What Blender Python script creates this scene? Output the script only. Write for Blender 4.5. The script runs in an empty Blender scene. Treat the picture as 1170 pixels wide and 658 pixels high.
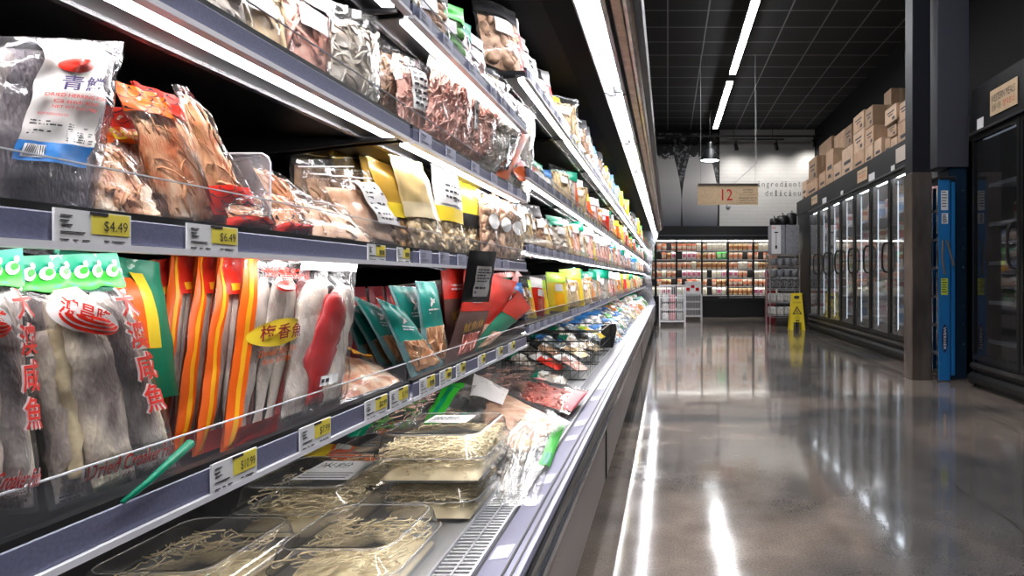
import bpy, bmesh, math, random
from mathutils import Vector, noise
R = random.Random(7)
PI = math.pi
sc = bpy.context.scene
COL = sc.collection

# ------------------------------------------------------------------ camera, world, exposure
F = 700.0; VX = 763.0; VY = 318.0          # focal length and vanishing point in pixels of the 1170x658 frame
cam_data = bpy.data.cameras.new('camera'); cam = bpy.data.objects.new('camera', cam_data); COL.objects.link(cam)
cam.location = (0, 0, 1.0); cam.rotation_euler = (PI/2, 0, 0)
cam_data.sensor_width = 36; cam_data.lens = F/1170*36
cam_data.shift_x = (585-VX)/1170; cam_data.shift_y = (VY-329)/1170
cam_data.clip_start = 0.02; cam_data.clip_end = 60
sc.camera = cam
sc.view_settings.view_transform = 'Standard'; sc.view_settings.look = 'None'
sc.view_settings.gamma = 1; sc.view_settings.use_curve_mapping = False
sc.view_settings.exposure = 0.82
sc.cycles.transparent_max_bounces = 24
sc.cycles.max_bounces = 7; sc.cycles.diffuse_bounces = 3; sc.cycles.glossy_bounces = 4; sc.cycles.transmission_bounces = 3
sc.cycles.caustics_reflective = False; sc.cycles.caustics_refractive = False
sc.cycles.sample_clamp_indirect = 4
w = bpy.data.worlds.new('world'); sc.world = w; w.use_nodes = True
w.node_tree.nodes['Background'].inputs[0].default_value = (0.5, 0.52, 0.56, 1)
w.node_tree.nodes['Background'].inputs[1].default_value = 0.02
E_SHELF = 20.0; E_LOW = 22.0; E_MID = 9.0; E_CANOPY = 46.0; E_CEIL = 40.0; E_FAR = 11.0; E_FREEZER = 1.3; E_SPOT = 32.0

# ------------------------------------------------------------------ materials
def mat(name, col, rough=0.5, metal=0.0, var=0.0, vscale=20, bump=0.0, bscale=60, col2=None, coat=0.0, emit=0.0, stretch=(1,1,1), spec=0.5, detail=3):
    if name in bpy.data.materials: return bpy.data.materials[name]
    m = bpy.data.materials.new(name); m.use_nodes = True
    nt = m.node_tree; b = nt.nodes['Principled BSDF']
    b.inputs['Base Color'].default_value = (*col, 1); b.inputs['Roughness'].default_value = rough
    b.inputs['Metallic'].default_value = metal; b.inputs['Coat Weight'].default_value = coat
    b.inputs['Coat Roughness'].default_value = 0.08; b.inputs['Specular IOR Level'].default_value = spec
    if emit: b.inputs['Emission Color'].default_value = (*col, 1); b.inputs['Emission Strength'].default_value = emit
    if var or bump or col2:
        tc = nt.nodes.new('ShaderNodeTexCoord'); mp = nt.nodes.new('ShaderNodeMapping'); mp.inputs['Scale'].default_value = stretch
        nt.links.new(tc.outputs['Object'], mp.inputs[0])
        n = nt.nodes.new('ShaderNodeTexNoise'); n.inputs['Scale'].default_value = vscale; n.inputs['Detail'].default_value = detail
        nt.links.new(mp.outputs[0], n.inputs['Vector'])
        cr = nt.nodes.new('ShaderNodeValToRGB')
        c2 = col2 or tuple(c*(1-var) for c in col); c1 = col if col2 else tuple(min(1, c*(1+var)) for c in col)
        cr.color_ramp.elements[0].position = 0.35; cr.color_ramp.elements[1].position = 0.65
        cr.color_ramp.elements[0].color = (*c2, 1); cr.color_ramp.elements[1].color = (*c1, 1)
        nt.links.new(n.outputs['Fac'], cr.inputs[0]); nt.links.new(cr.outputs[0], b.inputs['Base Color'])
        if bump:
            n2 = nt.nodes.new('ShaderNodeTexNoise'); n2.inputs['Scale'].default_value = bscale; nt.links.new(mp.outputs[0], n2.inputs['Vector'])
            bp = nt.nodes.new('ShaderNodeBump'); bp.inputs['Strength'].default_value = bump; bp.inputs['Distance'].default_value = 0.004
            nt.links.new(n2.outputs['Fac'], bp.inputs['Height']); nt.links.new(bp.outputs[0], b.inputs['Normal'])
    return m

def glow(name, col, strength):
    m = bpy.data.materials.new(name); m.use_nodes = True; nt = m.node_tree; nt.nodes.clear()
    e = nt.nodes.new('ShaderNodeEmission'); e.inputs[0].default_value = (*col, 1); e.inputs[1].default_value = strength
    o = nt.nodes.new('ShaderNodeOutputMaterial'); nt.links.new(e.outputs[0], o.inputs[0]); return m

def film(name, tint=(1,1,1), haze=0.06, hazecol=(0.9,0.9,0.92), bump=0.5, bscale=45, rough=0.07, refl=1.0):
    """thin clear plastic: lets light through, reflects by fresnel, slightly milky"""
    if name in bpy.data.materials: return bpy.data.materials[name]
    m = bpy.data.materials.new(name); m.use_nodes = True; nt = m.node_tree; nt.nodes.clear()
    o = nt.nodes.new('ShaderNodeOutputMaterial')
    tr = nt.nodes.new('ShaderNodeBsdfTransparent'); tr.inputs[0].default_value = (*tint, 1)
    gl = nt.nodes.new('ShaderNodeBsdfGlossy'); gl.inputs['Roughness'].default_value = rough
    df = nt.nodes.new('ShaderNodeBsdfDiffuse'); df.inputs[0].default_value = (*hazecol, 1)
    fr = nt.nodes.new('ShaderNodeFresnel'); ge = nt.nodes.new('ShaderNodeNewGeometry'); ir = nt.nodes.new('ShaderNodeMapRange')
    ir.inputs[3].default_value = 1.45; ir.inputs[4].default_value = 1/1.45      # same reflectance seen from either side of the sheet
    nt.links.new(ge.outputs['Backfacing'], ir.inputs[0]); nt.links.new(ir.outputs[0], fr.inputs[0])
    ml = nt.nodes.new('ShaderNodeMath'); ml.operation = 'MULTIPLY'; ml.inputs[1].default_value = refl; ml.use_clamp = True
    m1 = nt.nodes.new('ShaderNodeMixShader'); m1.inputs[0].default_value = haze
    m2 = nt.nodes.new('ShaderNodeMixShader')
    nt.links.new(tr.outputs[0], m1.inputs[1]); nt.links.new(df.outputs[0], m1.inputs[2])
    nt.links.new(fr.outputs[0], ml.inputs[0]); nt.links.new(ml.outputs[0], m2.inputs[0])
    nt.links.new(m1.outputs[0], m2.inputs[1]); nt.links.new(gl.outputs[0], m2.inputs[2]); nt.links.new(m2.outputs[0], o.inputs[0])
    if bump:
        tc = nt.nodes.new('ShaderNodeTexCoord')
        n = nt.nodes.new('ShaderNodeTexNoise'); n.inputs['Scale'].default_value = bscale; n.inputs['Detail'].default_value = 2; n.inputs['Distortion'].default_value = 1.2
        nt.links.new(tc.outputs['Object'], n.inputs['Vector'])
        bp = nt.nodes.new('ShaderNodeBump'); bp.inputs['Strength'].default_value = bump; bp.inputs['Distance'].default_value = 0.006
        nt.links.new(n.outputs['Fac'], bp.inputs['Height'])
        for nd in (gl, fr): nt.links.new(bp.outputs[0], nd.inputs['Normal'])
    return m

# ------------------------------------------------------------------ mesh helpers
def origin_of(p):
    v = Vector((0,0,0))
    while p is not None: v += p.location; p = p.parent
    return v

class MB:
    def __init__(s): s.v = []; s.f = []; s.m = []; s.mi = 0
    def add(s, vs, fs):
        k = len(s.v); s.v += [tuple(v) for v in vs]; s.f += [tuple(i+k for i in f) for f in fs]; s.m += [s.mi]*len(fs); return s
    def box(s, a, b, ch=0.0):
        (x0,y0,z0), (x1,y1,z1) = [min(p,q) for p,q in zip(a,b)], [max(p,q) for p,q in zip(a,b)]
        if ch <= 0:
            vs = [(x0,y0,z0),(x1,y0,z0),(x1,y1,z0),(x0,y1,z0),(x0,y0,z1),(x1,y0,z1),(x1,y1,z1),(x0,y1,z1)]
            return s.add(vs, [(0,3,2,1),(4,5,6,7),(0,1,5,4),(1,2,6,5),(2,3,7,6),(3,0,4,7)])
        c = min(ch, (x1-x0)*.45, (y1-y0)*.45, (z1-z0)*.45)     # chamfered box
        def ring(z, i): return [(x0+i,y0+c+i*0,z),(x0+c,y0+i,z),(x1-c,y0+i,z),(x1-i,y0+c,z),(x1-i,y1-c,z),(x1-c,y1-i,z),(x0+c,y1-i,z),(x0+i,y1-c,z)]
        rs = [[(x0+c,y0+c,z0),(x0+c,y0+c,z0),(x1-c,y0+c,z0),(x1-c,y0+c,z0),(x1-c,y1-c,z0),(x1-c,y1-c,z0),(x0+c,y1-c,z0),(x0+c,y1-c,z0)], ring(z0+c,0), ring(z1-c,0)]
        vs = rs[1]+rs[2]+[(x0+c,y0+c,z0),(x1-c,y0+c,z0),(x1-c,y1-c,z0),(x0+c,y1-c,z0),(x0+c,y0+c,z1),(x1-c,y0+c,z1),(x1-c,y1-c,z1),(x0+c,y1-c,z1)]
        fs = [(i,(i+1)%8,(i+1)%8+8,i+8) for i in range(8)]
        fs += [(16,19,18,17),(20,21,22,23)]
        fs += [(0,16,1),(1,16,17,2),(2,17,3),(3,17,18,4),(4,18,5),(5,18,19,6),(6,19,7),(7,19,16,0)]
        fs += [(8,9,20),(9,10,21,20),(10,11,21),(11,12,22,21),(12,13,22),(13,14,23,22),(14,15,23),(15,8,20,23)]
        return s.add(vs, fs)
    def quad(s, a, b, c, d): return s.add([a,b,c,d], [(0,1,2,3)])
    def prism(s, prof, y0, y1):
        """closed (x,z) outline extruded along y"""
        n = len(prof); vs = [(x,y0,z) for x,z in prof]+[(x,y1,z) for x,z in prof]
        return s.add(vs, [(i,(i+1)%n,(i+1)%n+n,i+n) for i in range(n)]+[tuple(range(n))[::-1], tuple(range(n,2*n))])
    def prism_x(s, prof, x0, x1):
        n = len(prof); vs = [(x0,y,z) for y,z in prof]+[(x1,y,z) for y,z in prof]
        return s.add(vs, [(i,(i+1)%n,(i+1)%n+n,i+n) for i in range(n)]+[tuple(range(n))[::-1], tuple(range(n,2*n))])
    def prism_z(s, prof, z0, z1):
        n = len(prof); vs = [(x,y,z0) for x,y in prof]+[(x,y,z1) for x,y in prof]
        return s.add(vs, [(i,(i+1)%n,(i+1)%n+n,i+n) for i in range(n)]+[tuple(range(n))[::-1], tuple(range(n,2*n))])
    def tube(s, pts, r, n=6, closed=False):
        P = [Vector(p) for p in pts]; k = len(P); rs = r if isinstance(r,(list,tuple)) else [r]*k; vs = []
        up0 = None
        for i,p in enumerate(P):
            if closed: t = P[(i+1)%k]-P[i-1]
            else: t = P[min(i+1,k-1)]-P[max(i-1,0)]
            t = t.normalized() if t.length > 1e-9 else Vector((0,0,1))
            if up0 is None: up0 = Vector((0,0,1)) if abs(t.z) < .9 else Vector((1,0,0))
            a = t.cross(up0)
            if a.length < 1e-4: a = t.cross(Vector((.3,1,.2)))
            a.normalize(); b = a.cross(t).normalized(); up0 = b
            for j in range(n): vs.append(p+(a*math.cos(2*PI*j/n)+b*math.sin(2*PI*j/n))*rs[i])
        fs = []
        for i in range(k if closed else k-1):
            for j in range(n): fs.append((i*n+j, i*n+(j+1)%n, ((i+1)%k)*n+(j+1)%n, ((i+1)%k)*n+j))
        if not closed: fs += [tuple(range(n))[::-1], tuple(range((k-1)*n, k*n))]
        return s.add(vs, fs)
    def lathe(s, prof, c, n=20, axis='z', caps=True):
        vs = []
        for r,h in prof:
            for j in range(n):
                a = 2*PI*j/n
                if axis == 'z': vs.append((c[0]+r*math.cos(a), c[1]+r*math.sin(a), c[2]+h))
                else: vs.append((c[0]+r*math.cos(a), c[1]+h, c[2]+r*math.sin(a)))
        fs = [(i*n+j, i*n+(j+1)%n, (i+1)*n+(j+1)%n, (i+1)*n+j) for i in range(len(prof)-1) for j in range(n)]
        if caps: fs += [tuple(range(n))[::-1], tuple(range((len(prof)-1)*n, len(prof)*n))]
        return s.add(vs, fs)
    def grid(s, fn, nu, nv):
        vs = [fn(i/nu, j/nv) for j in range(nv+1) for i in range(nu+1)]
        return s.add(vs, [(j*(nu+1)+i, j*(nu+1)+i+1, (j+1)*(nu+1)+i+1, (j+1)*(nu+1)+i) for j in range(nv) for i in range(nu)])
    def build(s, name, mats, parent=None, smooth=False):
        me = bpy.data.meshes.new(name); o0 = origin_of(parent)
        me.from_pydata([(v[0]-o0.x, v[1]-o0.y, v[2]-o0.z) for v in s.v], [], s.f)
        if not isinstance(mats, (list,tuple)): mats = [mats]
        for m in mats: me.materials.append(m)
        if len(mats) > 1: me.polygons.foreach_set('material_index', s.m)
        if smooth: me.polygons.foreach_set('use_smooth', [True]*len(me.polygons))
        me.update()
        o = bpy.data.objects.new(name, me); COL.objects.link(o)
        if parent is not None: o.parent = parent
        return o

def tag(o, label, cat, group=None):
    o['label'] = label; o['category'] = cat
    if group: o['group'] = group
    return o
def thing(name, label, cat, loc=(0,0,0), group=None):
    o = bpy.data.objects.new(name, None); COL.objects.link(o); o.location = loc; o.empty_display_size = .05
    return tag(o, label, cat, group)
def struct(o): o['kind'] = 'structure'; return o
def dup(root, loc, rot=(0,0,0), scale=1.0, label=None, group=None, cat=None):
    r = root.copy(); COL.objects.link(r); r.location = loc; r.rotation_euler = rot; r.scale = (scale,)*3
    if label: r['label'] = label
    if group: r['group'] = group
    if cat: r['category'] = cat
    for ch in list(root.children):
        c = ch.copy(); COL.objects.link(c); c.parent = r
        for g in list(ch.children):
            d = g.copy(); COL.objects.link(d); d.parent = c
    return r

_tc = bpy.data.curves.new('lettering_source', 'FONT'); _to = bpy.data.objects.new('lettering_source', _tc)
_tcache = {}
def glyphs(body, fine=False):
    if body in _tcache: return _tcache[body]
    COL.objects.link(_to); _tc.body = body; _tc.resolution_u = 2
    bpy.context.view_layer.update(); dg = bpy.context.evaluated_depsgraph_get()
    ev = _to.evaluated_get(dg); me = ev.to_mesh()
    bm = bmesh.new(); bm.from_mesh(me)
    if fine:                                   # short facets so that printing follows a curved packet
        bmesh.ops.triangulate(bm, faces=bm.faces[:])
        for _ in range(2):
            es = [e for e in bm.edges if e.calc_length() > .16]
            if es: bmesh.ops.subdivide_edges(bm, edges=es, cuts=1); bmesh.ops.triangulate(bm, faces=bm.faces[:])
    bm.verts.index_update(); vs = [(v.co.x, v.co.y) for v in bm.verts]; fs = [tuple(v.index for v in f.verts) for f in bm.faces]; bm.free()
    ev.to_mesh_clear(); COL.objects.unlink(_to)
    xs = [v[0] for v in vs]; ys = [v[1] for v in vs]; x0, x1, y0, y1 = min(xs), max(xs), min(ys), max(ys)
    vs = [((x-x0)/(x1-x0), (y-y0)/(y1-y0)) for x,y in vs]
    _tcache[body] = (vs, fs, (x1-x0)/(y1-y0)); return _tcache[body]
def text_on(body, fn, mb):
    """write text into mb; fn maps the unit square of the text to space"""
    vs, fs, asp = glyphs(body); mb.add([fn(x,y) for x,y in vs], fs)
def text_plane(body, o, right, up, mb):
    o = Vector(o); r = Vector(right); u = Vector(up); text_on(body, lambda x,y: o+r*x+u*y, mb)

def PX(px, py, X):                 # pixel + distance to the side -> point in the place
    Y = F*X/(px-VX); return Vector((X, Y, 1.0+(VY-py)*Y/F))
def PZ(px, py, z):                 # pixel + height above the floor
    Y = F*(z-1.0)/(VY-py); return Vector(((px-VX)*Y/F, Y, z))
def PY(px, py, Y): return Vector(((px-VX)*Y/F, Y, 1.0+(VY-py)*Y/F))

# ------------------------------------------------------------------ base materials
M_black = mat('black_powder_metal', (0.006,0.006,0.007), 0.45, spec=.35, bump=.15, bscale=300)
M_blackin = mat('black_liner', (0.010,0.010,0.011), 0.42)
M_steel = mat('brushed_steel', (0.24,0.20,0.18), 0.38, 0.9, var=.25, vscale=6, stretch=(1,1,.3), bump=.1, bscale=90)
M_galv = mat('grey_painted_panel', (0.33,0.30,0.29), 0.42, 0.4, var=.12, vscale=3, stretch=(1,.3,1))
M_rail = mat('slate_price_rail', (0.14,0.145,0.23), 0.32, var=.12, vscale=300, spec=.6)
M_rail2 = mat('lavender_price_rail', (0.36,0.35,0.52), 0.3, var=.12, vscale=60, spec=.6)
M_lip = mat('white_shelf_lip', (0.78,0.76,0.80), 0.35)
M_alu = mat('bright_aluminium', (0.72,0.72,0.75), 0.25, 0.85)
M_tagw = mat('white_price_paper', (0.80,0.79,0.80), 0.6)
M_tagy = mat('yellow_price_paper', (0.85,0.70,0.08), 0.6)
M_ink = mat('black_ink', (0.02,0.02,0.03), 0.6)
M_red = mat('red_ink', (0.60,0.008,0.012), 0.5, spec=.15)
M_white = mat('white_print', (0.85,0.83,0.83), 0.5)
M_guard = film('clear_acrylic', haze=.04, hazecol=(.8,.8,.9), bump=.02, rough=.08, refl=.6)
M_edge = mat('polished_acrylic_edge', (0.8,0.8,0.85), 0.25)
G_shelf = glow('shelf_led', (1.0,0.96,0.95), E_SHELF)
G_low = glow('shelf_led_lowest', (1.0,0.96,0.93), E_LOW); G_mid = glow('shelf_led_middle', (1.0,0.96,0.95), E_MID)
G_canopy = glow('canopy_led', (0.96,0.97,1.0), E_CANOPY)
G_ceil = glow('ceiling_light_diffuser', (0.97,0.98,1.0), E_CEIL)

# ------------------------------------------------------------------ floor, ceiling, walls
XL, XR, Y0, Y1, H = -1.45, 3.95, -3.5, 16.5, 5.0
def floor_mat():
    m = bpy.data.materials.new('polished_concrete'); m.use_nodes = True; nt = m.node_tree; b = nt.nodes['Principled BSDF']
    N = nt.nodes.new; L = nt.links.new
    tc = N('ShaderNodeTexCoord')
    def noise_(s, d=4, dist=0.0, vec=None):
        n = N('ShaderNodeTexNoise'); n.inputs['Scale'].default_value = s; n.inputs['Detail'].default_value = d; n.inputs['Distortion'].default_value = dist
        L(vec or tc.outputs['Object'], n.inputs['Vector']); return n
    big = noise_(.55, 3, .8); mid = noise_(5, 5); fine = noise_(120, 2)
    cr = N('ShaderNodeValToRGB'); e = cr.color_ramp.elements
    e[0].position = .44; e[0].color = (.085,.080,.078,1); e[1].position = .56; e[1].color = (.205,.165,.14,1)
    L(big.outputs['Fac'], cr.inputs[0])
    def mul(c, fac_node, lo, hi):
        mr = N('ShaderNodeMapRange'); mr.inputs[1].default_value = .3; mr.inputs[2].default_value = .7; mr.inputs[3].default_value = lo; mr.inputs[4].default_value = hi
        L(fac_node, mr.inputs[0]); mx = N('ShaderNodeVectorMath'); mx.operation = 'SCALE'; L(c, mx.inputs[0]); L(mr.outputs[0], mx.inputs['Scale']); return mx.outputs[0]
    c = mul(cr.outputs[0], mid.outputs['Fac'], .78, 1.2); c = mul(c, fine.outputs['Fac'], .8, 1.2)
    # worn curved crack and saw cut, both with ragged edges
    sep = N('ShaderNodeSeparateXYZ'); L(tc.outputs['Object'], sep.inputs[0])
    def math_(op, a, b_=None):
        n = N('ShaderNodeMath'); n.operation = op
        for i,vv in enumerate((a,b_)):
            if vv is None: continue
            if isinstance(vv,(int,float)): n.inputs[i].default_value = vv
            else: L(vv, n.inputs[i])
        return n.outputs[0]
    jit = math_('MULTIPLY', math_('SUBTRACT', noise_(2.2,4).outputs['Fac'], .5), .14)
    def line(expr, wdt):
        d = math_('ABSOLUTE', math_('ADD', expr, jit)); return math_('LESS_THAN', d, wdt)
    l1 = line(math_('SUBTRACT', sep.outputs[0], math_('ADD', 1.40, math_('MULTIPLY', sep.outputs[1], -.004))), .0045)
    l2 = line(math_('SUBTRACT', sep.outputs[1], 4.35), .005)
    lines = math_('MAXIMUM', l1, l2)
    mx = N('ShaderNodeMix'); mx.data_type = 'RGBA'; L(lines, mx.inputs[0]); L(c, mx.inputs[6]); mx.inputs[7].default_value = (.035,.03,.028,1)
    L(mx.outputs[2], b.inputs['Base Color'])
    rr = N('ShaderNodeMapRange'); rr.inputs[1].default_value = .35; rr.inputs[2].default_value = .65; rr.inputs[3].default_value = .09; rr.inputs[4].default_value = .14
    L(mid.outputs['Fac'], rr.inputs[0]); L(rr.outputs[0], b.inputs['Roughness'])
    b.inputs['Specular IOR Level'].default_value = .7; b.inputs['Coat Weight'].default_value = .3; b.inputs['Coat Roughness'].default_value = .05
    bp = N('ShaderNodeBump'); bp.inputs['Strength'].default_value = .12; bp.inputs['Distance'].default_value = .004
    L(noise_(3.2,2).outputs['Fac'], bp.inputs['Height']); L(bp.outputs[0], b.inputs['Normal']); L(bp.outputs[0], b.inputs['Coat Normal'])
    return m
struct(MB().box((XL,Y0,-.1),(XR,Y1,0)).build('floor', floor_mat()))

def brick_mat(name, c1, c2, mortar, w_, h_, msize, rough=.6, bump=.3, vec='xz', offset=.5):
    m = bpy.data.materials.new(name); m.use_nodes = True; nt = m.node_tree; b = nt.nodes['Principled BSDF']
    tc = nt.nodes.new('ShaderNodeTexCoord'); sep = nt.nodes.new('ShaderNodeSeparateXYZ'); cmb = nt.nodes.new('ShaderNodeCombineXYZ')
    nt.links.new(tc.outputs['Object'], sep.inputs[0])
    nt.links.new(sep.outputs['XYZ'.index(vec[0].upper())], cmb.inputs[0]); nt.links.new(sep.outputs['XYZ'.index(vec[1].upper())], cmb.inputs[1])
    br = nt.nodes.new('ShaderNodeTexBrick'); br.inputs['Scale'].default_value = 1; br.offset = offset
    br.inputs['Brick Width'].default_value = w_; br.inputs['Row Height'].default_value = h_; br.inputs['Mortar Size'].default_value = msize
    for k,c in (('Color1',c1),('Color2',c2),('Mortar',mortar)): br.inputs[k].default_value = (*c,1)
    nt.links.new(cmb.outputs[0], br.inputs['Vector']); nt.links.new(br.outputs['Color'], b.inputs['Base Color'])
    b.inputs['Roughness'].default_value = rough
    bp = nt.nodes.new('ShaderNodeBump'); bp.invert = True; bp.inputs['Strength'].default_value = bump; bp.inputs['Distance'].default_value = .005
    nt.links.new(br.outputs['Fac'], bp.inputs['Height']); nt.links.new(bp.outputs[0], b.inputs['Normal'])
    return m
M_ceil = brick_mat('black_ceiling_tiles', (.010,.010,.011), (.015,.015,.016), (.22,.22,.23), .61, .61, .012, .8, .1, 'xy', 0.0)
struct(MB().box((XL,Y0,H),(XR,Y1+.6,H+.1)).build('ceiling', M_ceil))
M_wallblk = mat('black_wall_paint', (0.005,0.005,0.006), 0.7, spec=.2)
M_brick = brick_mat('white_painted_brick', (.50,.49,.48), (.48,.47,.46), (.44,.43,.42), .40, .10, .008, .55, .4)
XM = 1.39
struct(MB().box((XL,Y1,0),(XM,Y1+.12,H)).build('wall_back', M_wallblk))
struct(MB().box((XM,Y1-.03,0),(XR,Y1+.12,H)).build('wall_back_brick', M_brick))
struct(MB().box((XL-.1,Y0,0),(XL,Y1+.12,H)).build('wall_left', M_wallblk))
struct(MB().box((XR,Y0,0),(XR+.1,Y1+.12,H)).build('wall_right', M_wallblk))
struct(MB().box((XL-.1,Y0-.1,0),(XR+.1,Y0,H)).build('wall_front', mat('grey_wall_paint',(.12,.12,.13),.6)))

# mural of two milk bottles on the black wall
mural = thing('bottle_mural', 'black and white wall mural of two giant milk bottles, left of the white brick', 'mural', (0.43,Y1,2.3))
def mural_mat():
    m = bpy.data.materials.new('mural_bottle_print'); m.use_nodes = True; nt = m.node_tree; b = nt.nodes['Principled BSDF']
    tc = nt.nodes.new('ShaderNodeTexCoord'); sep = nt.nodes.new('ShaderNodeSeparateXYZ'); nt.links.new(tc.outputs['Object'], sep.inputs[0])
    mr = nt.nodes.new('ShaderNodeMapRange'); mr.inputs[1].default_value = 0.1; mr.inputs[2].default_value = 1.3; nt.links.new(sep.outputs[2], mr.inputs[0])
    cr = nt.nodes.new('ShaderNodeValToRGB'); cr.color_ramp.elements[0].color = (.07,.075,.10,1); cr.color_ramp.elements[1].color = (.56,.53,.52,1)
    nt.links.new(mr.outputs[0], cr.inputs[0]); b.inputs['Roughness'].default_value = .6
    n = nt.nodes.new('ShaderNodeTexNoise'); n.inputs['Scale'].default_value = 9; n.inputs['Detail'].default_value = 8; n.inputs['Roughness'].default_value = .8; nt.links.new(tc.outputs['Object'], n.inputs['Vector'])
    h = nt.nodes.new('ShaderNodeMapRange'); h.inputs[1].default_value = 1.70; h.inputs[2].default_value = 2.10; h.inputs[3].default_value = -.22; h.inputs[4].default_value = .20; nt.links.new(sep.outputs[2], h.inputs[0])
    ad = nt.nodes.new('ShaderNodeMath'); nt.links.new(n.outputs['Fac'], ad.inputs[0]); nt.links.new(h.outputs[0], ad.inputs[1])
    gt = nt.nodes.new('ShaderNodeMath'); gt.operation = 'GREATER_THAN'; gt.inputs[1].default_value = .58; nt.links.new(ad.outputs[0], gt.inputs[0])
    mx = nt.nodes.new('ShaderNodeMix'); mx.data_type = 'RGBA'; nt.links.new(gt.outputs[0], mx.inputs[0]); nt.links.new(cr.outputs[0], mx.inputs[6]); mx.inputs[7].default_value = (.008,.008,.009,1)
    nt.links.new(mx.outputs[2], b.inputs['Base Color']); return m
def splat_mat():
    m = bpy.data.materials.new('mural_splatter_print'); m.use_nodes = True; nt = m.node_tree; b = nt.nodes['Principled BSDF']
    tc = nt.nodes.new('ShaderNodeTexCoord'); n = nt.nodes.new('ShaderNodeTexNoise'); n.inputs['Scale'].default_value = 5.5; n.inputs['Detail'].default_value = 8; n.inputs['Roughness'].default_value = .75
    nt.links.new(tc.outputs['Object'], n.inputs['Vector'])
    cr = nt.nodes.new('ShaderNodeValToRGB'); cr.color_ramp.elements[0].position = .50; cr.color_ramp.elements[1].position = .58
    cr.color_ramp.elements[0].color = (.006,.006,.007,1); cr.color_ramp.elements[1].color = (.22,.22,.23,1)
    nt.links.new(n.outputs['Fac'], cr.inputs[0]); nt.links.new(cr.outputs[0], b.inputs['Base Color']); b.inputs['Roughness'].default_value = .6; return m
MB().box((-.6,Y1-.010,1.3),(XM-.035,Y1-.004,4.96)).build('black_ground', mat('mural_black',(.004,.004,.005),.6), mural)
MB().box((-.6,Y1-.014,3.55),(XM-.035,Y1-.011,4.90)).build('splatter', splat_mat(), mural)
MBM = mural_mat()
for cx, hw in ((-.13,.50),(0.865,.485)):
    sh = [(1.32,.90),(1.9,.91),(2.4,.945),(2.8,.985),(3.1,1.0),(3.35,.97),(3.6,.90),(3.9,.78),(4.18,.64),(4.4,.55),(4.75,.52)]
    out = [(cx-hw*w_, z) for z,w_ in sh]+[(cx+hw*w_, z) for z,w_ in reversed(sh)]
    out = [(max(-.6,x), z) for x,z in out]
    mb = MB(); n = len(out); vs = [(x,Y1-.020,z) for x,z in out]+[(x,Y1-.015,z) for x,z in out]
    mb.add(vs, [tuple(range(n)), tuple(range(n,2*n))[::-1]]+[((i+1)%n,i,i+n,(i+1)%n+n) for i in range(n)])
    mb.build('painted_bottle', MBM, mural)
# painted words on the brick wall, typewriter spacing
wl = thing('wall_lettering', 'grey typewriter lettering painted on the white brick wall', 'lettering', (3.2,Y1-.03,3.0))
M_let = mat('grey_wall_ink', (.10,.10,.10), .6)
CH = {'t':(.75,.85),'d':(.8,1.35),'l':(.5,1.35),'i':(.35,1.3),'g':(.8,1.0),'&':(.9,1.1)}
def typed(word, px0, pxstep, pyb, obj):
    mb = MB(); Y = Y1-.034
    for i,c in enumerate(word):
        if c == ' ': continue
        wx = {'i':1.7,'l':1.7,'t':2.3}.get(c,3.2); up = {'d':6.6,'l':6.6,'i':6.4,'t':6.0,'&':6.0,'g':4.6}.get(c,4.4); dn = 2.0 if c == 'g' else 0
        a = PY(px0+i*pxstep-wx/2, pyb+dn, Y); b_ = PY(px0+i*pxstep+wx/2, pyb+dn, Y); t = PY(px0+i*pxstep-wx/2, pyb-up+ (0), Y)
        text_plane(c, a, b_-a, t-a, mb)
        if c in 'il':                    # slab serifs
            p = PY(px0+i*pxstep-2, pyb, Y); q = PY(px0+i*pxstep+2, pyb, Y); mb.quad(p, q, q+Vector((0,0,.013)), p+Vector((0,0,.013)))
    mb.build(obj, M_let, wl)
typed('ingredients', 867.0, 5.15, 213.5, 'upper_words')
typed('& delicious', 865.3, 5.35, 223.8, 'lower_words')

ORD = ['nearest','second','third','fourth','fifth','sixth','seventh','eighth','ninth','tenth','eleventh','twelfth','thirteenth','fourteenth','fifteenth','sixteenth','seventeenth','eighteenth']
OR2 = ['first']+ORD[1:]

_tn = ['','','twenty','thirty','forty','fifty','sixty']
def ordw(n):
    if n < 18: return OR2[n]
    n += 1; return (_tn[n//10]+('-'+['','first','second','third','fourth','fifth','sixth','seventh','eighth','ninth'][n%10] if n%10 else 'th').replace('ytth','tieth')) if n >= 20 else 'nineteenth'
# ------------------------------------------------------------------ long open cooler on the left
CY0, CY1 = -1.6, 12.8
case = thing('multideck_cooler', 'long open refrigerated multideck cooler with black liner running down the left side', 'refrigerator', (-.7,5.6,0))
MB().box((-1.12,CY0,.1),(-1.06,CY1,2.2)).build('back_liner', M_blackin, case)
MB().box((-1.06,CY0,1.99),(-.45,CY1,2.04)).build('upper_liner', mat('matt_black_liner',(.006,.006,.006),.8,spec=.1), case)
MB().box((-1.06,CY0,.40),(-.447,CY1,.425)).build('deck', mat('grey_deck_metal',(.45,.45,.46),.35,.5), case)
MB().box((-1.1,CY0,0),(-.35,CY1,.12)).build('kick_plate', M_black, case)
MB().prism([(-.29,.12),(-.272,.12),(-.272,.345),(-.262,.352),(-.262,.36),(-.29,.36)], CY0, CY1).build('front_panel', M_galv, case)
mb = MB()
for y in (2.68, 6.33, 9.98): mb.box((-.2715,y-.008,.125),(-.2665,y+.008,.352))
mb.build('panel_joint', M_black, case)
MB().prism([(-.30,.36),(-.262,.36),(-.256,.372),(-.256,.392),(-.262,.40),(-.30,.40)], CY0, CY1).build('bumper', mat('dark_grey_bumper',(.06,.065,.08),.25,coat=.5), case)
MB().prism([(-.30,.40),(-.264,.40),(-.262,.41),(-.262,.432),(-.268,.436),(-.30,.436)], CY0, CY1).build('bumper_trim', mat('black_trim',(.01,.01,.012),.3), case)
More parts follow.
